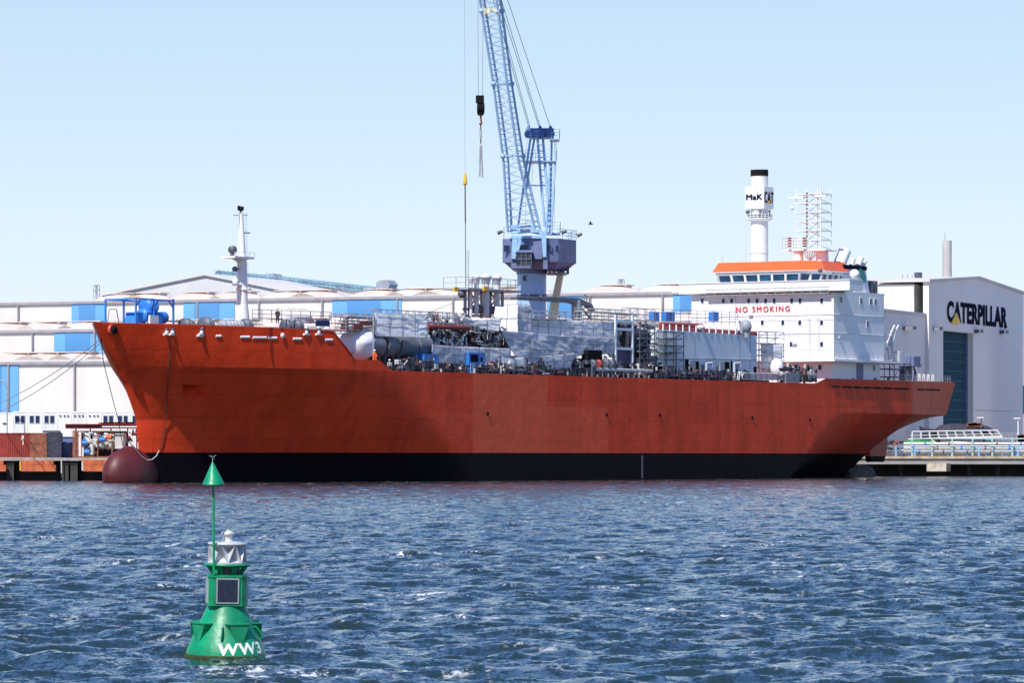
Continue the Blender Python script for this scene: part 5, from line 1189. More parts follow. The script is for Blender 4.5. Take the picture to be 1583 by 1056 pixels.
# A-frame
mb = MB()
def leg(p, q, y0, y1, r=.22, rung=True):
    A_, B_ = P(*p, y0), P(*q, y1); o = Vector((.75, 0, 0))
    mb.cyl(A_, B_, r, n=6)
    if rung: mb.cyl(A_ + o, B_ + o, r, n=6); mb.truss(A_, A_ + o, B_, B_ + o, 14, .08, zig=False)
leg((820, 214), (800, 356), -1, -2, .16, False); leg((826, 214), (812, 300), 0, -2, .16, False); leg((831, 214), (842, 350), -1, -2, .18)
leg((853, 214), (850, 360), 3, 4, .15, False); leg((850, 250), (844, 362), -1.5, -2.5, .13, True)
mb.cyl(P(810, 286.5, -1), P(845, 286.5, -1), .1, n=5)
part(mb, 'a_frame', M['sky'], cr)
mb = MB(); mb.box(a(820), a(856), -1.6, 2.5, kz(213), kz(199)); 
for px in (817, 835, 851): mb.cyl(P(px, 200, 0), P(px, 194, 0), .35, .15, n=8); mb.cyl(P(px, 207, -2), P(px, 207, 3), .6, n=12)
part(mb, 'sheave_head', mat('crane_deep_blue', (.05, .13, .33), .5), cr)
mb = MB(); mb.box(a(812), a(860), -2, 3, kz(251), kz(249.5)); mb.rail([(a(812), -2, kz(249.5)), (a(860), -2, kz(249.5)), (a(860), 3, kz(249.5))], 1.5, 1.1, .04); mb.box(a(850), a(865), -2, 3, kz(217), kz(215.5)); mb.rail([(a(852), -2, kz(215.5)), (a(865), -2, kz(215.5)), (a(865), 3, kz(215.5))], 1.3, 1, .04)
mb.rail([(a(812), -2, kz(216)), (a(820), -2, kz(216))], 1.3, 1, .04); mb.truss((a(857), -1, kz(249)), (a(861), -1, kz(249)), (a(857), -1, kz(215)), (a(861), -1, kz(215)), 16, .04, zig=False); mb.box(a(841), a(866), -2, 3, kz(362), kz(360.5)); mb.rail([(a(846), -2, kz(360)), (a(866), -2, kz(360)), (a(866), 3, kz(360))], 1.4, 1.2, .035)
part(mb, 'a_frame_platform', M['sky'], cr)
for i, (q, e) in enumerate((((817, 195), (746, -60)), ((819, 195), (750, -60)), ((833, 195), (752, -60)), ((835, 195), (757, -60)), ((851, 197), (765, -60)))):
    part(MB().bar(P(*q, 0), P(e[0], e[1], -16), .045), 'luffing_rope', M['grey'], cr)
for px, px2 in ((815, 812), (825, 820), (858, 857)): part(MB().bar(P(px, 215, 1), P(px2, 352, 1), .03), 'hoist_rope', M['grey'], cr)
for px in (737.5, 740, 745, 748): part(MB().bar(P(px, -60, -16.5), P(739.5 if px < 742 else 746, 162, -16.5), .035), 'hook_rope', M['grey'], cr)
hk = part(MB().lathe([(.3, -.28), (.72, -.25), (.72, .25), (.3, .28)], P(740.5, 167, -16.5), 14, 'x').lathe([(.3, -.28), (.72, -.25), (.72, .25), (.3, .28)], P(746, 167, -16.5), 14, 'x').box(a(737), a(749.5), -17, -16, kz(174), kz(163)).cyl(P(743, 178, -16.5), P(743, 172, -16.5), .4, .5, n=10), 'hook_block', M['black'], cr)
mb = MB(); c = P(743, 188, -16.5); mb.path([P(743, 178, -16.5), P(743.5, 185, -16.5), P(744.5, 190, -16.5), P(743, 193, -16.5), P(741.5, 190, -16.5)], .13, 6); part(mb, 'hook', M['rust'], hk)
slg = thing('lifting_sling', 'long loop of pale lifting slings hanging from the black crane hook', 'sling', KF, tuple(P(743, 225, -16.5)))
part(MB().path([P(743, 190, -16.5), P(742, 205, -16.5), P(743, 222, -16.5)], .06, 4).path([P(743, 190, -16.5), P(744.5, 205, -16.5), P(743.5, 222, -16.5)], .06, 4), 'wire_loop', M['rope'], slg)
part(MB().cyl(P(742.5, 224, -16.5), P(741.5, 273, -16.5), .12, n=5).cyl(P(744, 224, -16.5), P(746, 275, -16.5), .12, n=5), 'sling_pair', M['steel'], slg)
part(MB().bar(P(718, -60, -16), P(719, 268, -16), .04), 'auxiliary_rope', M['grey'], cr)
hk2 = part(MB().cyl(P(719, 268, -16), P(719, 282, -16), .12, .3, n=10).ball(P(719, 283, -16), .3), 'small_hook_ball', M['yellow'], cr)
chn = thing('chain_sling', 'dark chain and thin wire ladder hanging from the small yellow hook', 'chain', KF, tuple(P(719, 290, -16)))
mb = MB(); mb.bar(P(719, 286, -16), P(719.5, 345, -16), .12); mb.bar(P(719.5, 345, -16), P(720, 478, -16), .07); part(mb, 'chain', M['rope'], chn)
mb = MB(); mb.truss(P(721, 388, -16), P(725, 388, -16), P(720.5, 440, -16), P(724.5, 440, -16), 14, .035, zig=False); mb.bar(P(725, 388, -16), P(724.5, 440, -16), .03); part(mb, 'wire_ladder', M['rope'], chn)
# second, cream telescopic boom
t = thing('mobile_crane_boom', 'slanted cream telescopic boom rising behind the deck crane', 'crane boom', KF, tuple(P(852, 480, 6)))
part(MB().cyl(P(849, 520, 6), P(859, 462, 6), .75, .7, n=8), 'lower_section', M['cream'], t); part(MB().cyl(P(858.5, 464, 6), P(867.5, 418, 6), .6, .5, n=8), 'upper_section', M['cream'], t); part(MB().cyl(P(858, 466, 6), P(859, 462, 6), .85, n=8), 'collar', M['yellow'], t)

# ------------------------------------------------------------------ deck of the ship: fittings, scaffolds, sheeting
def sp(px, py, v): return SH.p(px, py, v)
DZ_ = 13.0
# grey deck block
v0, v1 = -10.5, -8.0
A_, B_ = sp(1016, 512, v0), sp(1170, 519, v0)
gb = part(MB().prismy([(A_.x, DZ_), (B_.x, DZ_), (B_.x, B_.z), (A_.x, sp(1016, 509, v0).z)], v0, v1), 'deck_block', M['lgrey'], ship)
mb = MB()
for px in (1073, 1142, 1160): c = sp(px, 515, v0); mb.box(c.x - .05, c.x + .05, v0 - .04, v0 - .001, DZ_, c.z - .1)
mb.prismy([(sp(1056, 555, v0).x, sp(1056, 555, v0).z), (sp(1170, 557, v0).x, sp(1170, 557, v0).z), (sp(1170, 557, v0).x, sp(1170, 557, v0).z + .12), (sp(1056, 555, v0).x, sp(1056, 555, v0).z + .12)], v0 - .12, v0 - .002)
part(mb, 'block_seam', M['grey'], gb)
for px0, px1, y0, y1, m_ in ((1059, 1064, 556, 574, 'black'), (1064, 1073, 559, 571, 'grey'), (1073, 1080, 559, 572, 'black'), (1084, 1088, 564, 579, 'dgrey'), (1111, 1118, 560, 574, 'grey'), (1119, 1127, 560, 574, 'black'), (1129.5, 1131.5, 558, 578, 'black'), (1017.5, 1022.5, 561, 573, 'black'), (1165, 1169, 567, 577, 'black'), (1138, 1140, 560, 578, 'dgrey')):
    p, q = sp(px0, y1, v0), sp(px1, y0, v0); part(MB().box(p.x, q.x, v0 - (.25 if m_ == 'grey' else .06), v0 - .003, max(DZ_, p.z), q.z), 'block_door' if px1 - px0 > 4 else 'block_opening', M[m_], gb)
for px in (1092, 1135): p = sp(px, 578, v0 - .8); part(MB().path([p, sp(px, 562, v0 - .8), sp(px + 9, 561, v0 - .8), sp(px + 9, 568, v0 - .8)], .13, 6), 'vent_pipe', M['lgrey'], gb)
mb = MB()
for i in range(14): px = 1025 + i * 10.2; p = sp(px, 506 + i * .55, v0); mb.box(p.x - .09, p.x + .09, v0 - .1, v0 + .05, p.z - .5, p.z + .45)
part(mb, 'rail_stanchion', M['white'], gb)
part(MB().cyl(sp(1022, 508, v0 + .8), sp(1167, 516.5, v0 + .8), .42, n=8).cyl(sp(1022, 502, v0 + 1.3), sp(1085, 504, v0 + 1.3), .35, n=8), 'red_top_pipe', M['red'], gb)
for px in (1083,): p = sp(px, 506, v0 + .2); part(MB().ball(p, .7, 8, sz=.5), 'cover_sheet', M['tarp'], gb)
part(MB().path([sp(x, y, v0) for x, y in ((1139, 514), (1140, 498), (1142, 495), (1144, 498), (1145.5, 515))], .14, 6), 'gooseneck_vent', M['white'], gb)
p = sp(1153, 505, v0); part(MB().ball(p, .85, 12, sz=1.2).cyl(p - Vector((0, 0, 1.6)), p, .5, n=10), 'top_vessel', M['grey'], gb)
mb = MB(); mb.rail([sp(1000, 500, v1), sp(1140, 504, v1)], 2.0, 2.2, .04, 4); part(mb, 'block_railing', M['grey'], gb)
for px in (1012, 1031, 1036, 1104): p = sp(px, 488, v1 + 1); part(MB().box(p.x - .9, p.x + .6, v1 + .6, v1 + 1.4, p.z - .8, p.z + .5), 'blue_locker', M['blue'], gb)
# gas tanks and dark plant on deck
for i, (a0, a1, m_) in enumerate(((566, 589, 'tank'), (594, 611, 'tank'), (614, 640, 'tank'), (643, 662, 'tank'), (665, 672, 'dgrey'))):
    p, q = sp(a0, 534, -10), sp(a1, 534, -10); part(MB().cyl((p.x, -9.4, p.z), (q.x, -9.4, p.z), 1.45, n=24, smooth=True), 'deck_tank', M[m_], ship)
    part(MB().box(p.x + .2, p.x + .5, -10, -9, DZ_, p.z - 1.2).box(q.x - .5, q.x - .2, -10, -9, DZ_, p.z - 1.2), 'tank_saddle', M['dgrey'], ship)
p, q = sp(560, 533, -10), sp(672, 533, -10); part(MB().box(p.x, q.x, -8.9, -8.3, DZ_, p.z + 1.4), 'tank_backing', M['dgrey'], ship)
part(MB().box(sp(672, 560, -7.5).x, sp(1012, 560, -7.5).x, -7.8, -7.0, DZ_, sp(0, 551, -7.5).z if 0 else 16.3), 'pipe_rack_base', M['dgrey'], ship)
mb = MB(); c = sp(548, 533, -9.2)
vs = []; fs = []; N_ = 28; K_ = 14
for k in range(K_ + 1):
    t_ = k / K_; rr_ = 1.95 * math.sqrt(max(0, 1 - (1 - min(1, t_ * 1.7)) ** 2)) + .02; xx_ = -1.9 + 3.4 * t_
    for i in range(N_):
        A = 2 * math.pi * i / N_; w_ = 1 + .10 * noise.noise(Vector((math.cos(A) * 2.4, math.sin(A) * 2.4, t_ * 1.4))) + .05 * abs(math.sin(A * 7 + t_ * 3)) * t_
        vs.append((c.x + xx_, c.y + rr_ * w_ * math.cos(A), c.z + rr_ * 1.0 * w_ * math.sin(A)))
for k in range(K_):
    for i in range(N_): j = (i + 1) % N_; fs.append((k * N_ + i, k * N_ + j, (k + 1) * N_ + j, (k + 1) * N_ + i))
mb.add(vs, fs, 0, True); mb.add(vs[:N_], [tuple(range(N_))])
solo(mb, 'wrapped_tank_end', M['tarp'], 'rounded tank end wrapped in bright white sheeting where the hull steps down', 'sheeting', SH, (c.x, c.y, c.z - 2))
# pipework thickets (each a fixed fitting of the ship)
def thicket(name, px0, px1, py0, py1, v, n, seed, mats, r=(.05, .16), L_=1.6, vd=1.2):
    rnd = random.Random(seed); mbs = [MB() for _ in mats]
    for i in range(n):
        px, py = rnd.uniform(px0, px1), rnd.uniform(py0, py1); vv = v + rnd.uniform(0, vd); p = sp(px, py, vv); p.z = max(p.z, DZ_)
        d = rnd.choice([Vector((1, 0, 0)), Vector((0, 0, 1)), Vector((0, 0, 1)), Vector((1, 0, rnd.uniform(-.8, .8))), Vector((1, 0, 0))]) * rnd.uniform(.4, L_)
        k = rnd.randrange(len(mats)); m_ = mbs[k]
        kind = rnd.random()
        if kind < .72: m_.cyl(p - d / 2, p + d / 2, rnd.uniform(*r), n=5, smooth=False)
        elif kind < .88: s_ = rnd.uniform(.12, .35); m_.box(p.x - s_, p.x + s_, vv - s_, vv + s_, p.z - s_, p.z + s_)
        else: m_.lathe([(.05, -.06), (rnd.uniform(.2, .4), -.06), (rnd.uniform(.2, .4), .06), (.05, .06)], p, 10, 'y')
    return [(m_, k) for m_, k in zip(mbs, mats) if m_.v]
def fit(name, label, cat, px0, px1, py0, py1, v, n, seed, mats, **kw):
    c = sp((px0 + px1) / 2, py1, v); t = thing(name, label, cat, SH, (c.x, v, max(DZ_, c.z)))
    for m_, k in thicket(name, px0, px1, py0, py1, v, n, seed, mats, **kw): part(m_, 'pipes_and_valves', M[k], t)
    return t
DM = ['mound', 'dgrey', 'black', 'mound', 'black', 'mound', 'pipe', 'dgrey', 'rust', 'mound']
def deckfit(*a_, **k_):
    px0, px1, py0, py1, v, n, seed = a_; mm = k_.pop('mats', DM)
    for m_, k in thicket('', px0, px1, py0, py1, v, n, seed, mm, **k_):
        o = part(m_, 'deck_pipework', M[k], ship, stuff=True)
deckfit(612, 672, 556, 573, -12.3, 150, 1, mats=DM); deckfit(672, 760, 566, 578, -12.2, 190, 2); deckfit(745, 830, 562, 580, -12.2, 230, 3, mats=DM + ['pipe', 'white'])
deckfit(826, 920, 560, 582, -12.0, 300, 4, mats=DM); deckfit(915, 1012, 562, 584, -12.0, 300, 5, mats=DM + ['pipe']); deckfit(1010, 1110, 573, 587, -12.2, 230, 6); deckfit(1105, 1160, 575, 588, -12.2, 120, 7); deckfit(1205, 1262, 568, 590, -12.2, 140, 8, mats=DM)
deckfit(660, 792, 507, 535, -10.3, 520, 9, mats=['dgrey', 'black', 'pipe', 'steel', 'white', 'rust', 'dgrey', 'black']); deckfit(948, 1012, 500, 575, -9.5, 420, 10, mats=['dgrey', 'black', 'black', 'steel', 'grey', 'pipe', 'dgrey']); deckfit(660, 720, 485, 505, -9.5, 60, 12, mats=['rail', 'white', 'rust', 'pipe']); deckfit(905, 948, 548, 575, -11, 90, 13, mats=['black', 'dgrey', 'grey', 'white'])
mb = MB()
for a0, a1, b0, b1 in ((612, 1012, 562, 584), (1012, 1175, 577, 590)):
    p, q = sp(a0, b1, -9.8), sp(a1, b0, -9.8); mb.box(p.x, q.x, -11.3, -11.1, DZ_, DZ_ + 1.5 - (a0 == 1012) * .5)
part(mb, 'deck_coaming', M['mound'], ship)
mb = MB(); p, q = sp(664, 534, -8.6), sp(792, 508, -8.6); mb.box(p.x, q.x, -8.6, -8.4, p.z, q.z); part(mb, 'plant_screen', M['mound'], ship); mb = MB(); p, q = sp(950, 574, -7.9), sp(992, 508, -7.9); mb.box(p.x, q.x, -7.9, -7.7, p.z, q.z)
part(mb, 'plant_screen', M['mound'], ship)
part(MB().cyl(sp(661, 505, -10.6), sp(722, 507, -10.6), .32, n=8), 'red_pipe', M['red'], ship)
mb = MB(); mb.rail([sp(606, 573, -13.0), sp(1262, 592, -13.0)], 1.05, 1.6, .04, 3); part(mb, 'deck_rail', M['dgrey'], ship)
part(MB().cyl(sp(922, 571, -12.6), sp(1008, 574, -12.6), .2, n=6), 'handling_beam', M['lgrey'], ship)
for i in range(14): px = 900 + i * 8 + random.uniform(-1, 1); p = sp(px, 582, -12.9); part(MB().cyl((p.x, -12.9, 13.0), (p.x, -12.9, 13.9 + random.random() * .5), .1, n=5), 'vent_post', M['offwhite'] if i % 2 else M['steel'], ship)
mb = MB(); p, q = sp(952, 571, -10.8), sp(978, 497, -10.8)
mb.box(p.x - .15, p.x + .15, -10.9, -10.6, DZ_, q.z + .8); mb.box(q.x - .15, q.x + .15, -10.9, -10.6, DZ_, q.z + .8)
for py in (497, 509, 539): z = sp(960, py, -10.8).z; mb.box(p.x, q.x, -10.88, -10.62, z - .18, z + .18)
part(mb, 'pale_portal_frame', M['lgrey'], ship)
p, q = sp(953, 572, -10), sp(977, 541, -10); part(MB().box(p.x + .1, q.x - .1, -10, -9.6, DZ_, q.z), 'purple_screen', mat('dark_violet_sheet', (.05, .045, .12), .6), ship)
c = sp(968, 527, -9); part(MB().cyl((c.x - 1.6, -8.6, c.z), (c.x + 2.5, -8.6, c.z), 2.0, n=20, smooth=True), 'dark_vessel', M['mound'], ship)
for px0, px1, py0, py1 in ((909, 931, 542, 559),): p, q = sp(px0, py1, -12), sp(px1, py0, -12); part(MB().box(p.x, q.x, -12, -11, p.z, q.z), 'black_machine', M['black'], ship)
for px in (916, 925, 936, 944): p = sp(px, 563, -12.2); part(MB().lathe([(.3, -.2), (.62, -.2), (.62, .2), (.3, .2)], p, 14, 'x').box(p.x - .3, p.x + .3, -12.4, -12, DZ_, p.z - .4), 'hose_reel', M['dgrey'] if px != 925 else M['red'], ship)
# vent tower with mushroom heads
vt = part(MB().box(sp(704, 446, -2).x, sp(790, 446, -2).x, -4, 0, sp(0, 448.5, -2).z, sp(0, 445, -2).z) if 0 else MB().prismy([(sp(704, 448, -2).x, sp(704, 448, -2).z), (sp(790, 448, -2).x, sp(704, 448, -2).z), (sp(790, 448, -2).x, sp(704, 445, -2).z), (sp(704, 448, -2).x, sp(704, 445, -2).z)], -4, 0), 'vent_platform', M['grey'], ship)
zt_ = sp(704, 445, -2).z; xL, xR = sp(705, 446, -2).x, sp(789, 446, -2).x
part(MB().rail([(xL, 0, zt_), (xL, -4, zt_), (xR, -4, zt_), (xR, 0, zt_)], 1.4, 1.8, .045, 2), 'platform_rail', M['grey'], vt)
for px, r_, top in ((728, .32, 428), (736.5, .5, 427), (751, .75, 426), (768, .65, 427)):
    c = sp(px, top, -3); part(MB().cyl((c.x, -3, sp(px, 490, -3).z), (c.x, -3, c.z - .3), r_ * .62, n=14, smooth=True).lathe([(r_ * .6, -1.2), (r_, -.35), (r_ * 1.12, -.3), (r_ * .9, .05), (.02, .25)], c, 16), 'mushroom_vent', M['offwhite'], vt)
for px in (718.5, 725, 744, 757, 767, 776): c = sp(px, 447, -2); z0 = sp(px, 492, -2).z; part(MB().box(c.x - .16, c.x + .16, -2.2, -1.9, z0, c.z), 'tower_leg', M['grey'], vt)
mb = MB()
for a0, a1 in ((725, 744), (757, 775)):
    for y0, y1 in ((450, 476),): mb.bar(sp(a0, y0, -2.3), sp(a1, y1, -2.3), .1); mb.bar(sp(a1, y0, -2.3), sp(a0, y1, -2.3), .1)
mb.cyl(sp(716, 478, -2), sp(790, 478, -2), .16, n=5); mb.cyl(sp(722, 488, -2), sp(760, 488, -2), .14, n=5); part(mb, 'tower_brace', M['dgrey'], vt)
for px, py in ((705, 447), (751, 446)): c = sp(px, py, -4.2); part(MB().box(c.x - .5, c.x + .5, -4.3, -4.0, c.z - .3, c.z + .25), 'yellow_marker', M['yellow'], vt)
c = sp(714, 454, -2.6); part(MB().ball(c, .6, 10), 'dark_float', M['dgrey'], vt); part(MB().cyl(sp(730, 478, -2.4), sp(765, 480, -2.4), .55, n=10), 'tower_machine', M['dgrey'], vt)
# dark deck crane resting on its post
dc = part(MB().cyl(sp(890.5, 502, -8), sp(890.5, 464, -8), .62, .62, n=14, smooth=True), 'crane_post', M['grey'], ship)
a1, a2, a3, a4 = sp(800, 459.5, -8.5), sp(897, 462, -8.5), sp(921, 474, -8.5), sp(800, 463, -8.5)
part(MB().prismy([(a1.x, a1.z), (sp(868, 459, -8.5).x, sp(868, 460, -8.5).z), (a2.x, a2.z + .1), (a2.x + .3, a2.z - .8), (sp(885, 468, -8.5).x, sp(885, 468, -8.5).z), (a4.x, a4.z)], -8.5, -7.4), 'jib', M['dgrey'], dc)
part(MB().prismy([(a2.x, a2.z + .1), (a3.x - .8, a3.z + .3), (a3.x, a3.z - .6), (sp(917, 478, -8.5).x, sp(917, 478, -8.5).z), (sp(912, 473, -8.5).x, sp(912, 473, -8.5).z), (a2.x, a2.z - .9)], -8.45, -7.45), 'jib_head', M['dgrey'], dc)
part(MB().cyl(sp(898, 475, -8.0), sp(914, 494, -8.0), .16, n=6), 'luffing_ram', M['dgrey'], dc)
mb = MB(); mb.rail([sp(903, 467, -8.3), sp(911, 471, -8.3)], 1.0, .5, .05, 2); mb.bar(sp(812, 459, -8.5), sp(811, 454, -8.5), .07); mb.bar(sp(816, 459, -8.5), sp(818, 454, -8.5), .07); mb.ball(sp(836, 459, -8.6), .22); part(mb, 'jib_fittings', M['dgrey'], dc)
# sheeting: each hung sheet is a thing
def sheet(c, v, label, m_='tarp', nx=26, nz=16, amp=.5, seed=1, sag=.1, v2=None, thick=.05):
    pts = [sp(q[0], q[1], v + (q[2] if len(q) > 2 else 0)) for q in c]
    if v2 is not None: pts[2] = sp(*c[2], v2); pts[3] = sp(*c[3], v2)
    b_ = pts[0]; t = thing('hung_sheeting', label, 'sheeting', SH, tuple(b_), 'sheeting hung over the deck scaffolds')
    part(MB().patch(pts, nx, nz, amp * .34, thick, seed, sag=sag), 'sheet', M[m_], t)
    o = Vector((0, -.10, 0)); mb = MB(); W_ = (pts[1] - pts[0]).length; H_ = (pts[3] - pts[0]).length; rd = random.Random(seed)
    for i in range(1, max(2, int(H_ / 1.7)) + 1):
        f_ = i / (int(H_ / 1.7) + 1) + rd.uniform(-.03, .03); mb.bar(pts[0].lerp(pts[3], f_) + o, pts[1].lerp(pts[2], f_ + rd.uniform(-.04, .04)) + o, .032)
    for i in range(1, max(2, int(W_ / 2.6)) + 1):
        f_ = i / (int(W_ / 2.6) + 1); mb.bar(pts[0].lerp(pts[1], f_) + o, pts[3].lerp(pts[2], f_ + rd.uniform(-.02, .02)) + o, .032)
    part(mb, 'lashing', M['dgrey'], t); return t
sheet([(580, 520, 1.2), (661, 523, -.6), (661, 484, -.6), (580, 484, 1.2)], -11.6, 'square white sheet hung on a scaffold above the grey deck tanks', seed=2, amp=.8, nx=60, nz=30)
sheet([(668, 561), (790, 566), (790, 539), (668, 533)], -11.4, 'long shade-toned sheet stretched behind the two blue cabins', 'shade_tarp', 80, 18, .7, 3)
sheet([(712, 505, 2), (772, 513), (776, 491), (702, 487, 2)], -10.9, 'pale sheet draped under the mushroom vents', seed=4, amp=.7, sag=.5, nx=50, nz=16)
sheet([(762, 512, 3), (801, 514), (801, 472), (766, 474, 3)], -11.4, 'tall white sheet beside the vents, highest of the sheeting', seed=5, amp=.7, nx=40, nz=40)
sheet([(801, 512, .4), (822, 512), (822, 472), (801, 472, .4)], -11.4, 'narrow shaded sheet right of the highest white one', 'shade_tarp', seed=15, amp=.4, nx=30, nz=40)
sheet([(760, 514, 2.5), (950, 526), (948, 497), (760, 489, 2.5)], -11.0, 'long pale sheet along the top of the wrapped scaffold below the crane', seed=6, amp=.8, nx=110, nz=20)
sheet([(806, 566), (866, 566), (950, 523), (776, 511)], -11.5, 'large shaded grey sheet bulging over the lower deck under the crane post', 'shade_tarp', 90, 40, 1.1, 7)
sheet([(862, 552, .3), (949, 547), (949, 520), (870, 516, .3)], -11.4, 'shade-toned sheet flap at the right end beside the portal frame', 'shade_tarp', seed=8, amp=.7, nx=50, nz=24)
sheet([(845, 571), (882, 570), (890, 545), (836, 550)], -11.9, 'lower tongue of shade-toned sheet reaching toward the deck edge', 'shade_tarp', seed=9, amp=.6, nx=30, nz=16)
sheet([(778, 572, .8), (812, 573), (811, 553), (772, 551, .8)], -12.2, 'small loosely tied white sheet low on deck', seed=10, amp=.7, nx=24, nz=14)
sheet([(1178, 575, 1.5), (1211, 578), (1210, 534), (1176, 530, 1.5)], -10.9, 'thin white netting wrapped round the scaffold right of the grey block', seed=11, amp=.7, nx=24, nz=34)
sheet([(437, 500, 2), (487, 500), (480, 489), (440, 489, 2)], -9.5, 'low white sheet over gear on the foredeck, right of the dark figure', seed=12, amp=.6, nx=30, nz=10)
sheet([(500, 509, 2), (538, 509), (538, 487), (515, 489, 2)], -8.5, 'white sheet hung behind the foredeck scaffold', seed=13, amp=.5, nx=24, nz=14)
sheet([(680, 500, 2), (712, 501), (706, 485), (670, 492, 2)], -9.9, 'crumpled white sheet left of the mushroom vents', seed=14, amp=.6, nx=24, nz=14)
b_ = sp(1201, 569, -11); solo(MB().ball(b_, 1.0, 14, sz=1.4), 'wrapped_bundle', M['tarp'], 'rounded bundle wrapped in white sheeting at the foot of the netting', 'bundle', SH, tuple(b_ - Vector((0, 0, 1.4))))
p = sp(500, 499, -11.4); solo(MB().patch([sp(488, 504, -11.4), sp(511, 505, -11.4), sp(511, 495, -11.4), sp(488, 495, -11.4)], 10, 5, .3, .05, 20), 'cloth_banner', M['navy'], 'navy blue cloth tied to the foredeck rail', 'cloth', SH, tuple(p))
p = sp(728, 563, -11.8); solo(MB().patch([sp(762, 572, -12.4), sp(768, 572, -12.4), sp(763, 562, -12.4), sp(757, 562, -12.4)], 6, 5, .3, .05, 21), 'cloth_scrap', mat('pink_sheet', (.70, .42, .34), .7), 'small pinkish cloth on the deck rail right of the larger blue cabin', 'cloth', SH, tuple(p))
# scaffolds
def scaf(label, px0, px1, py0, py1, v0_, v1_, nx, nz, r=.05, m_='steel', ladder=False):
    a, b = sp(px0, py1, v0_), sp(px1, py0, v0_); z0 = max(DZ_, a.z); t = thing('scaffold', label, 'scaffold', SH, (a.x, v0_, z0), 'scaffolds on deck')
    X = [a.x + (b.x - a.x) * i / nx for i in range(nx + 1)]; Z = [z0 + (b.z - z0) * i / nz for i in range(nz + 1)]
    part(MB().grid3(X, [v0_, v1_], Z, r), 'tubes', M[m_], t)
    for z in Z[1:-1:2]: part(MB().box(X[0], X[-1], v0_ + .1, v1_ - .1, z + .05, z + .1), 'deck_boards', M['fender'] if px0 in (535, 925) else M['offwhite'], t)
    return t
scaf('open scaffold with red-brown boards behind the white wrapped tank end', 535, 579, 487, 515, -10.5, -8, 5, 6)
scaf('scaffold frame carrying the square white sheet', 579, 662, 482, 524, -10.1, -8.8, 8, 5)
scaf('scaffold above the red pipe between two white sheets', 662, 706, 484, 507, -10, -8.5, 4, 3)
scaf('long scaffold rail standing above the wrapped sheeting, left of the crane post', 823, 886, 483, 499, -10, -8.8, 6, 3)
scaf('scaffold with dark and red boards right of the deck crane post', 902, 975, 480, 498, -10, -8.6, 7, 4)
scaf('tall dark scaffold tower between portal frame and grey block', 989, 1012, 505, 574, -11.2, -9.4, 2, 7, .08, 'dgrey')
scaf('grey scaffold tower standing against the grey deck block', 1026, 1057, 514, 576, -11.9, -10.7, 2, 6, .08, 'dgrey')
scaf('light scaffold tower behind the thin white netting', 1174, 1212, 514, 578, -10.2, -8.7, 3, 7)
scaf('thin scaffold above the portal frame', 975, 1010, 478, 504, -9.4, -8, 3, 3)
mb = MB()
for px, py in ((562, 500), (570, 500), (553, 506)): p = sp(px, py, -10.6); mb.box(p.x - .9, p.x + .9, -10.7, -10.55, p.z - .25, p.z + .25)
part(mb, 'red_brown_rack', M['red'], ship)
p = sp(577, 556, -12.2); q = sp(577, 482, -12.2); part(MB().cyl(p, q, .09, n=6), 'signal_pole', M['steel'], ship)
# blue cabins
for a0, a1, b0, b1, lb in ((656, 678, 549, 570, 'smaller plain blue cabin on deck, left of the other blue cabin'), (725, 750, 547, 573, 'larger blue cabin on deck with dark openings and a pale lower half'), (856, 868, 563, 572, 'tiny bright blue box at the deck edge below the sheeting')):
    v_ = -11.9; p, q = sp(a0, b1, v_), sp(a1, b0, v_); t = thing('blue_cabin', lb, 'cabin', SH, (p.x, v_, DZ_), 'blue cabins on deck')
    part(MB().box(p.x, q.x, v_, v_ + 1.8, max(DZ_, DZ_ if a0 != 856 else p.z), q.z), 'cabin_body', M['blue'], t)
    part(MB().box(p.x - .05, q.x + .05, v_ - .06, v_ + 1.85, q.z, q.z + .08), 'cabin_roof', M['light_blue_paint'] if 0 else M['blue'], t)
    if a0 == 725:
        w_ = q.x - p.x; part(MB().box(p.x + w_ * .1, p.x + w_ * .55, v_ - .05, v_ - .002, q.z - 1.1, q.z - .15), 'dark_opening', M['letters'], t); part(MB().box(p.x + w_ * .08, p.x + w_ * .5, v_ - .07, v_ - .001, DZ_ + .3, q.z - 1.3), 'pale_panel', MATS['light_blue_paint'], t); part(MB().box(p.x + w_ * .72, p.x + w_ * .82, v_ - .05, v_ - .002, q.z - 1.0, q.z - .5), 'vent_grille', M['letters'], t)
    elif a0 == 656: part(MB().box(p.x + .3, p.x + .8, v_ - .05, v_ - .002, q.z - 1.6, q.z - .9), 'dark_hatch', M['letters'], t)
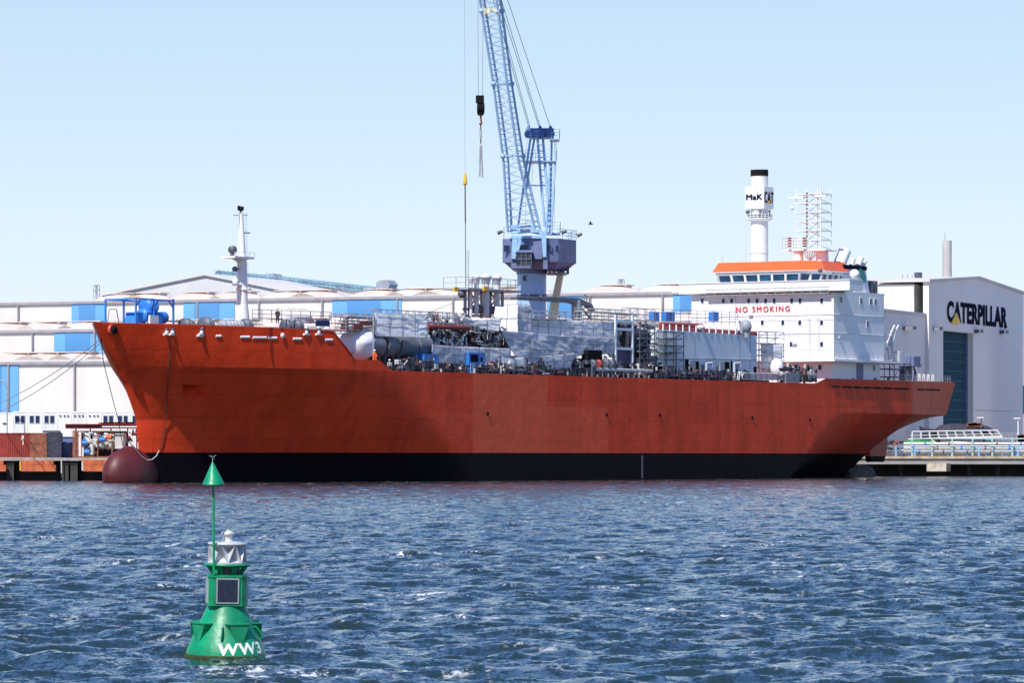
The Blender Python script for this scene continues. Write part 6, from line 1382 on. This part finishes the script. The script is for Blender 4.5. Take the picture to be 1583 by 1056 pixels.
# accommodation ladder stowed on deck edge
t = thing('accommodation_ladder', 'white lattice gangway lying stowed on deck beside the grey block', 'gangway', SH, tuple(sp(1148, 588, -12.9)))
mb = MB(); A, B, C, D = sp(1149, 577, -12.9), sp(1213, 579, -12.9), sp(1213, 587, -12.9), sp(1147, 586, -12.9)
mb.cyl(A, B, .09, n=5); mb.cyl(D, C, .11, n=5); mb.bar(A.lerp(D, .5), B.lerp(C, .5), .06)
for i in range(23): f_ = i / 22; mb.bar(A.lerp(B, f_), D.lerp(C, f_), .055)
mb.cyl(sp(1143, 576, -12.9), sp(1141, 588, -12.9), .2, n=6); part(mb, 'ladder_lattice', M['white'], t)
part(MB().box(sp(1215, 588, -12.5).x, sp(1236, 588, -12.5).x, -12.5, -11, DZ_, sp(1225, 577, -12.5).z), 'winch_housing', M['grey'], ship); mb = MB(); p = sp(1252, 576, -12.3); mb.lathe([(.3, -.7), (.8, -.7), (.8, -.5), (.4, -.45), (.4, .45), (.8, .5), (.8, .7), (.3, .7)], p - Vector((0, 0, .6)), 14, 'x'); mb.bar(sp(1246, 588, -12), sp(1254, 566, -12), .15); mb.bar(sp(1258, 588, -12), sp(1253, 566, -12), .15); part(mb, 'aft_winch', M['dgrey'], ship)

# ------------------------------------------------------------------ people
def person(label, fr, base, rot, top, legs, helmet, crouch=0.0):
    h = 1.76; t = thing('person', label, 'person', fr, base, 'workers on board'); t.rotation_euler.z = fr.a + rot
    J = {0: (0, 0, .95 - crouch), 1: (0, 0, 1.15 - crouch), 2: (0, 0, 1.42 - crouch), 3: (0, -.01, 1.55 - crouch), 4: (0, -.02, 1.68 - crouch),
         5: (.19, 0, 1.42 - crouch), 6: (.25, -.06, 1.14 - crouch), 7: (.2, -.28, 1.05 - crouch), 8: (-.19, 0, 1.42 - crouch), 9: (-.26, -.02, 1.14 - crouch), 10: (-.22, -.16, .92 - crouch),
         11: (.10, 0, .9 - crouch), 12: (.13, -.1 - crouch * .7, .5), 13: (.13, .02, .07), 14: (.13, -.14, .04), 15: (-.10, 0, .9 - crouch), 16: (-.13, .02 - crouch * .7, .5), 17: (-.14, .10, .07), 18: (-.14, -.06, .04)}
    E_ = [(0, 1), (1, 2), (2, 3), (3, 4), (2, 5), (5, 6), (6, 7), (2, 8), (8, 9), (9, 10), (0, 11), (11, 12), (12, 13), (13, 14), (0, 15), (15, 16), (16, 17), (17, 18)]
    rad = {0: .15, 1: .14, 2: .16, 3: .06, 4: .11, 5: .08, 6: .055, 7: .04, 8: .08, 9: .055, 10: .04, 11: .1, 12: .07, 13: .05, 14: .045, 15: .1, 16: .07, 17: .05, 18: .045}
    def skin(name, ids, edges, grow, m_):
        me = bpy.data.meshes.new(name); me.from_pydata([J[i] for i in ids], [(ids.index(a), ids.index(b)) for a, b in edges], [])
        o = bpy.data.objects.new(name, me); COL.objects.link(o); o.parent = t; BASE[o.name] = base
        md = o.modifiers.new('skin', 'SKIN'); o.modifiers.new('sub', 'SUBSURF').levels = 1; o.modifiers['sub'].render_levels = 1
        for i, v in enumerate(me.skin_vertices[0].data if me.skin_vertices else []): r_ = rad[ids[i]] * grow; v.radius = (r_, r_); v.use_root = (i == 0)
        me.materials.append(m_); return o
    def mk(name, ids, edges, grow, m_):
        me = bpy.data.meshes.new(name); me.from_pydata([J[i] for i in ids], [(ids.index(a), ids.index(b)) for a, b in edges], [])
        o = bpy.data.objects.new(name, me); COL.objects.link(o)
        o.modifiers.new('skin', 'SKIN'); s_ = o.modifiers.new('sub', 'SUBSURF'); s_.levels = 1
        for i, v in enumerate(me.skin_vertices[0].data): r_ = rad[ids[i]] * grow; v.radius = (r_, r_); v.use_root = (i == 0)
        bpy.context.view_layer.update(); dg = bpy.context.evaluated_depsgraph_get(); m2 = bpy.data.meshes.new_from_object(o.evaluated_get(dg)); bpy.data.objects.remove(o)
        m2.materials.clear(); m2.materials.append(m_); m2.name = name
        o = bpy.data.objects.new(name, m2); COL.objects.link(o); o.parent = t; BASE[o.name] = base; return o
    mk('body', list(range(19)), E_, 1.0, M['skin'])
    mk('jacket', [0, 1, 2, 5, 6, 8, 9, 7, 10], [(0, 1), (1, 2), (2, 5), (5, 6), (6, 7), (2, 8), (8, 9), (9, 10)], 1.25, top)
    mk('trousers', [0, 11, 12, 13, 15, 16, 17], [(0, 11), (11, 12), (12, 13), (0, 15), (15, 16), (16, 17)], 1.25, legs)
    hb = base; mb = MB(); c = Vector(base) + Vector(J[4]); mb.lathe([(.17, -.01), (.135, 0), (.13, .06), (.08, .12), (.01, .14)], c + Vector((0, 0, .04)), 12); part(mb, 'helmet', helmet, t)
    return t
p = sp(429, 503, -11.2); person('dark-clothed worker standing at the foredeck rail', SH, (p.x, -11.2, p.z + .2), 2.0, M['dark'], M['dark'], M['orange'])
p = sp(602, 567, -12.4); person('worker in grey with pale helmet leaning at the deck step', SH, (p.x, -12.4, 13.35), -.6, mat('grey_overall', (.35, .33, .33), .8), M['dark'], M['white'], .1)
p = sp(582, 567, -13.2); person('worker in orange vest standing at the hull step with white helmet', SH, (p.x, -12.9, p.z + .35), -.3, M['vest'], M['vest'], M['white'], .1)
p = sp(1051, 580, -12.6); person('dark-clothed worker at the deck rail before the grey block', SH, (p.x, -12.6, 13.1), .4, M['dark'], M['dark'], M['dark'])
p = sp(1096, 582, -12.6); person('dark-clothed worker by the bent vent pipe of the grey block', SH, (p.x, -12.6, 13.1), .4, M['dark'], M['dark'], M['dgrey'])

# ------------------------------------------------------------------ mooring lines
def rope(label, pts, r, m_, sagm=0.0, name='mooring_line'):
    out = []; n = 24
    for (a, b) in zip(pts, pts[1:]):
        for i in range(n): q = a.lerp(b, i / n); q.z -= sagm * 4 * (i / n) * (1 - i / n); out.append(q)
    out.append(pts[-1]); b_ = pts[0]
    mb = MB()
    for p_, q_ in zip(out, out[1:]): mb.cyl(p_, q_, r, n=5, caps=False, smooth=True)
    solo(mb, name, m_, label, 'rope', WF, tuple(b_))
h0 = SH.world(hullpt(171, 512, .3))
rope('upper of two thin mooring lines running left from the bow to the quay', [h0, sq(-20, 632, 560)], .05, M['grey'], .8)
rope('lower of two thin mooring lines running left from the bow to the quay', [h0 + Vector((0, 0, -.3)), sq(-20, 645, 556)], .05, M['grey'], 1.0)
rope('dark line dropping from the bow tip to the pipe skid', [SH.world(hullpt(156, 522, .15)), sq(160, 560, 500), sq(183, 650, 540), sq(190, 690, 545)], .05, M['rope'], .1)
L = [hullpt(266, 514, .25)]
for px, py in ((263, 540), (261, 570), (259, 600), (257, 630), (254, 660), (250, 685), (246, 697)): L.append(hullpt(px, py, .12))
rope('dark rope hanging down the port bow', [SH.world(q) for q in L], .05, M['rope'])
L2 = [L[-1]] + [sp(x, y, -3.6) for x, y in ((242, 705), (235, 711), (227, 711.5), (219, 706), (213, 699), (207, 691), (200, 684))]
rope('pale rope looping over the bulb from the end of the dark bow rope', [SH.world(q) for q in L2], .06, M['wrope'], 0, 'bow_rope')
# a gull
g = sq(913, 346, 400); mb = MB(); mb.lathe([(.01, -.25), (.08, -.12), (.09, .05), (.01, .28)], tuple(g), 8, 'x'); mb.add([g + Vector(v) for v in ((-.05, 0, .03), (.12, 0, .03), (.0, -.3, .26), (-.12, -.62, .16), (0, .3, .26), (-.12, .62, .16))], [(0, 1, 2), (0, 2, 3), (1, 0, 4), (0, 5, 4)])
solo(mb, 'gull', M['dgrey'], 'small dark gull in the sky right of the crane', 'bird', WF, tuple(g))
#@@END
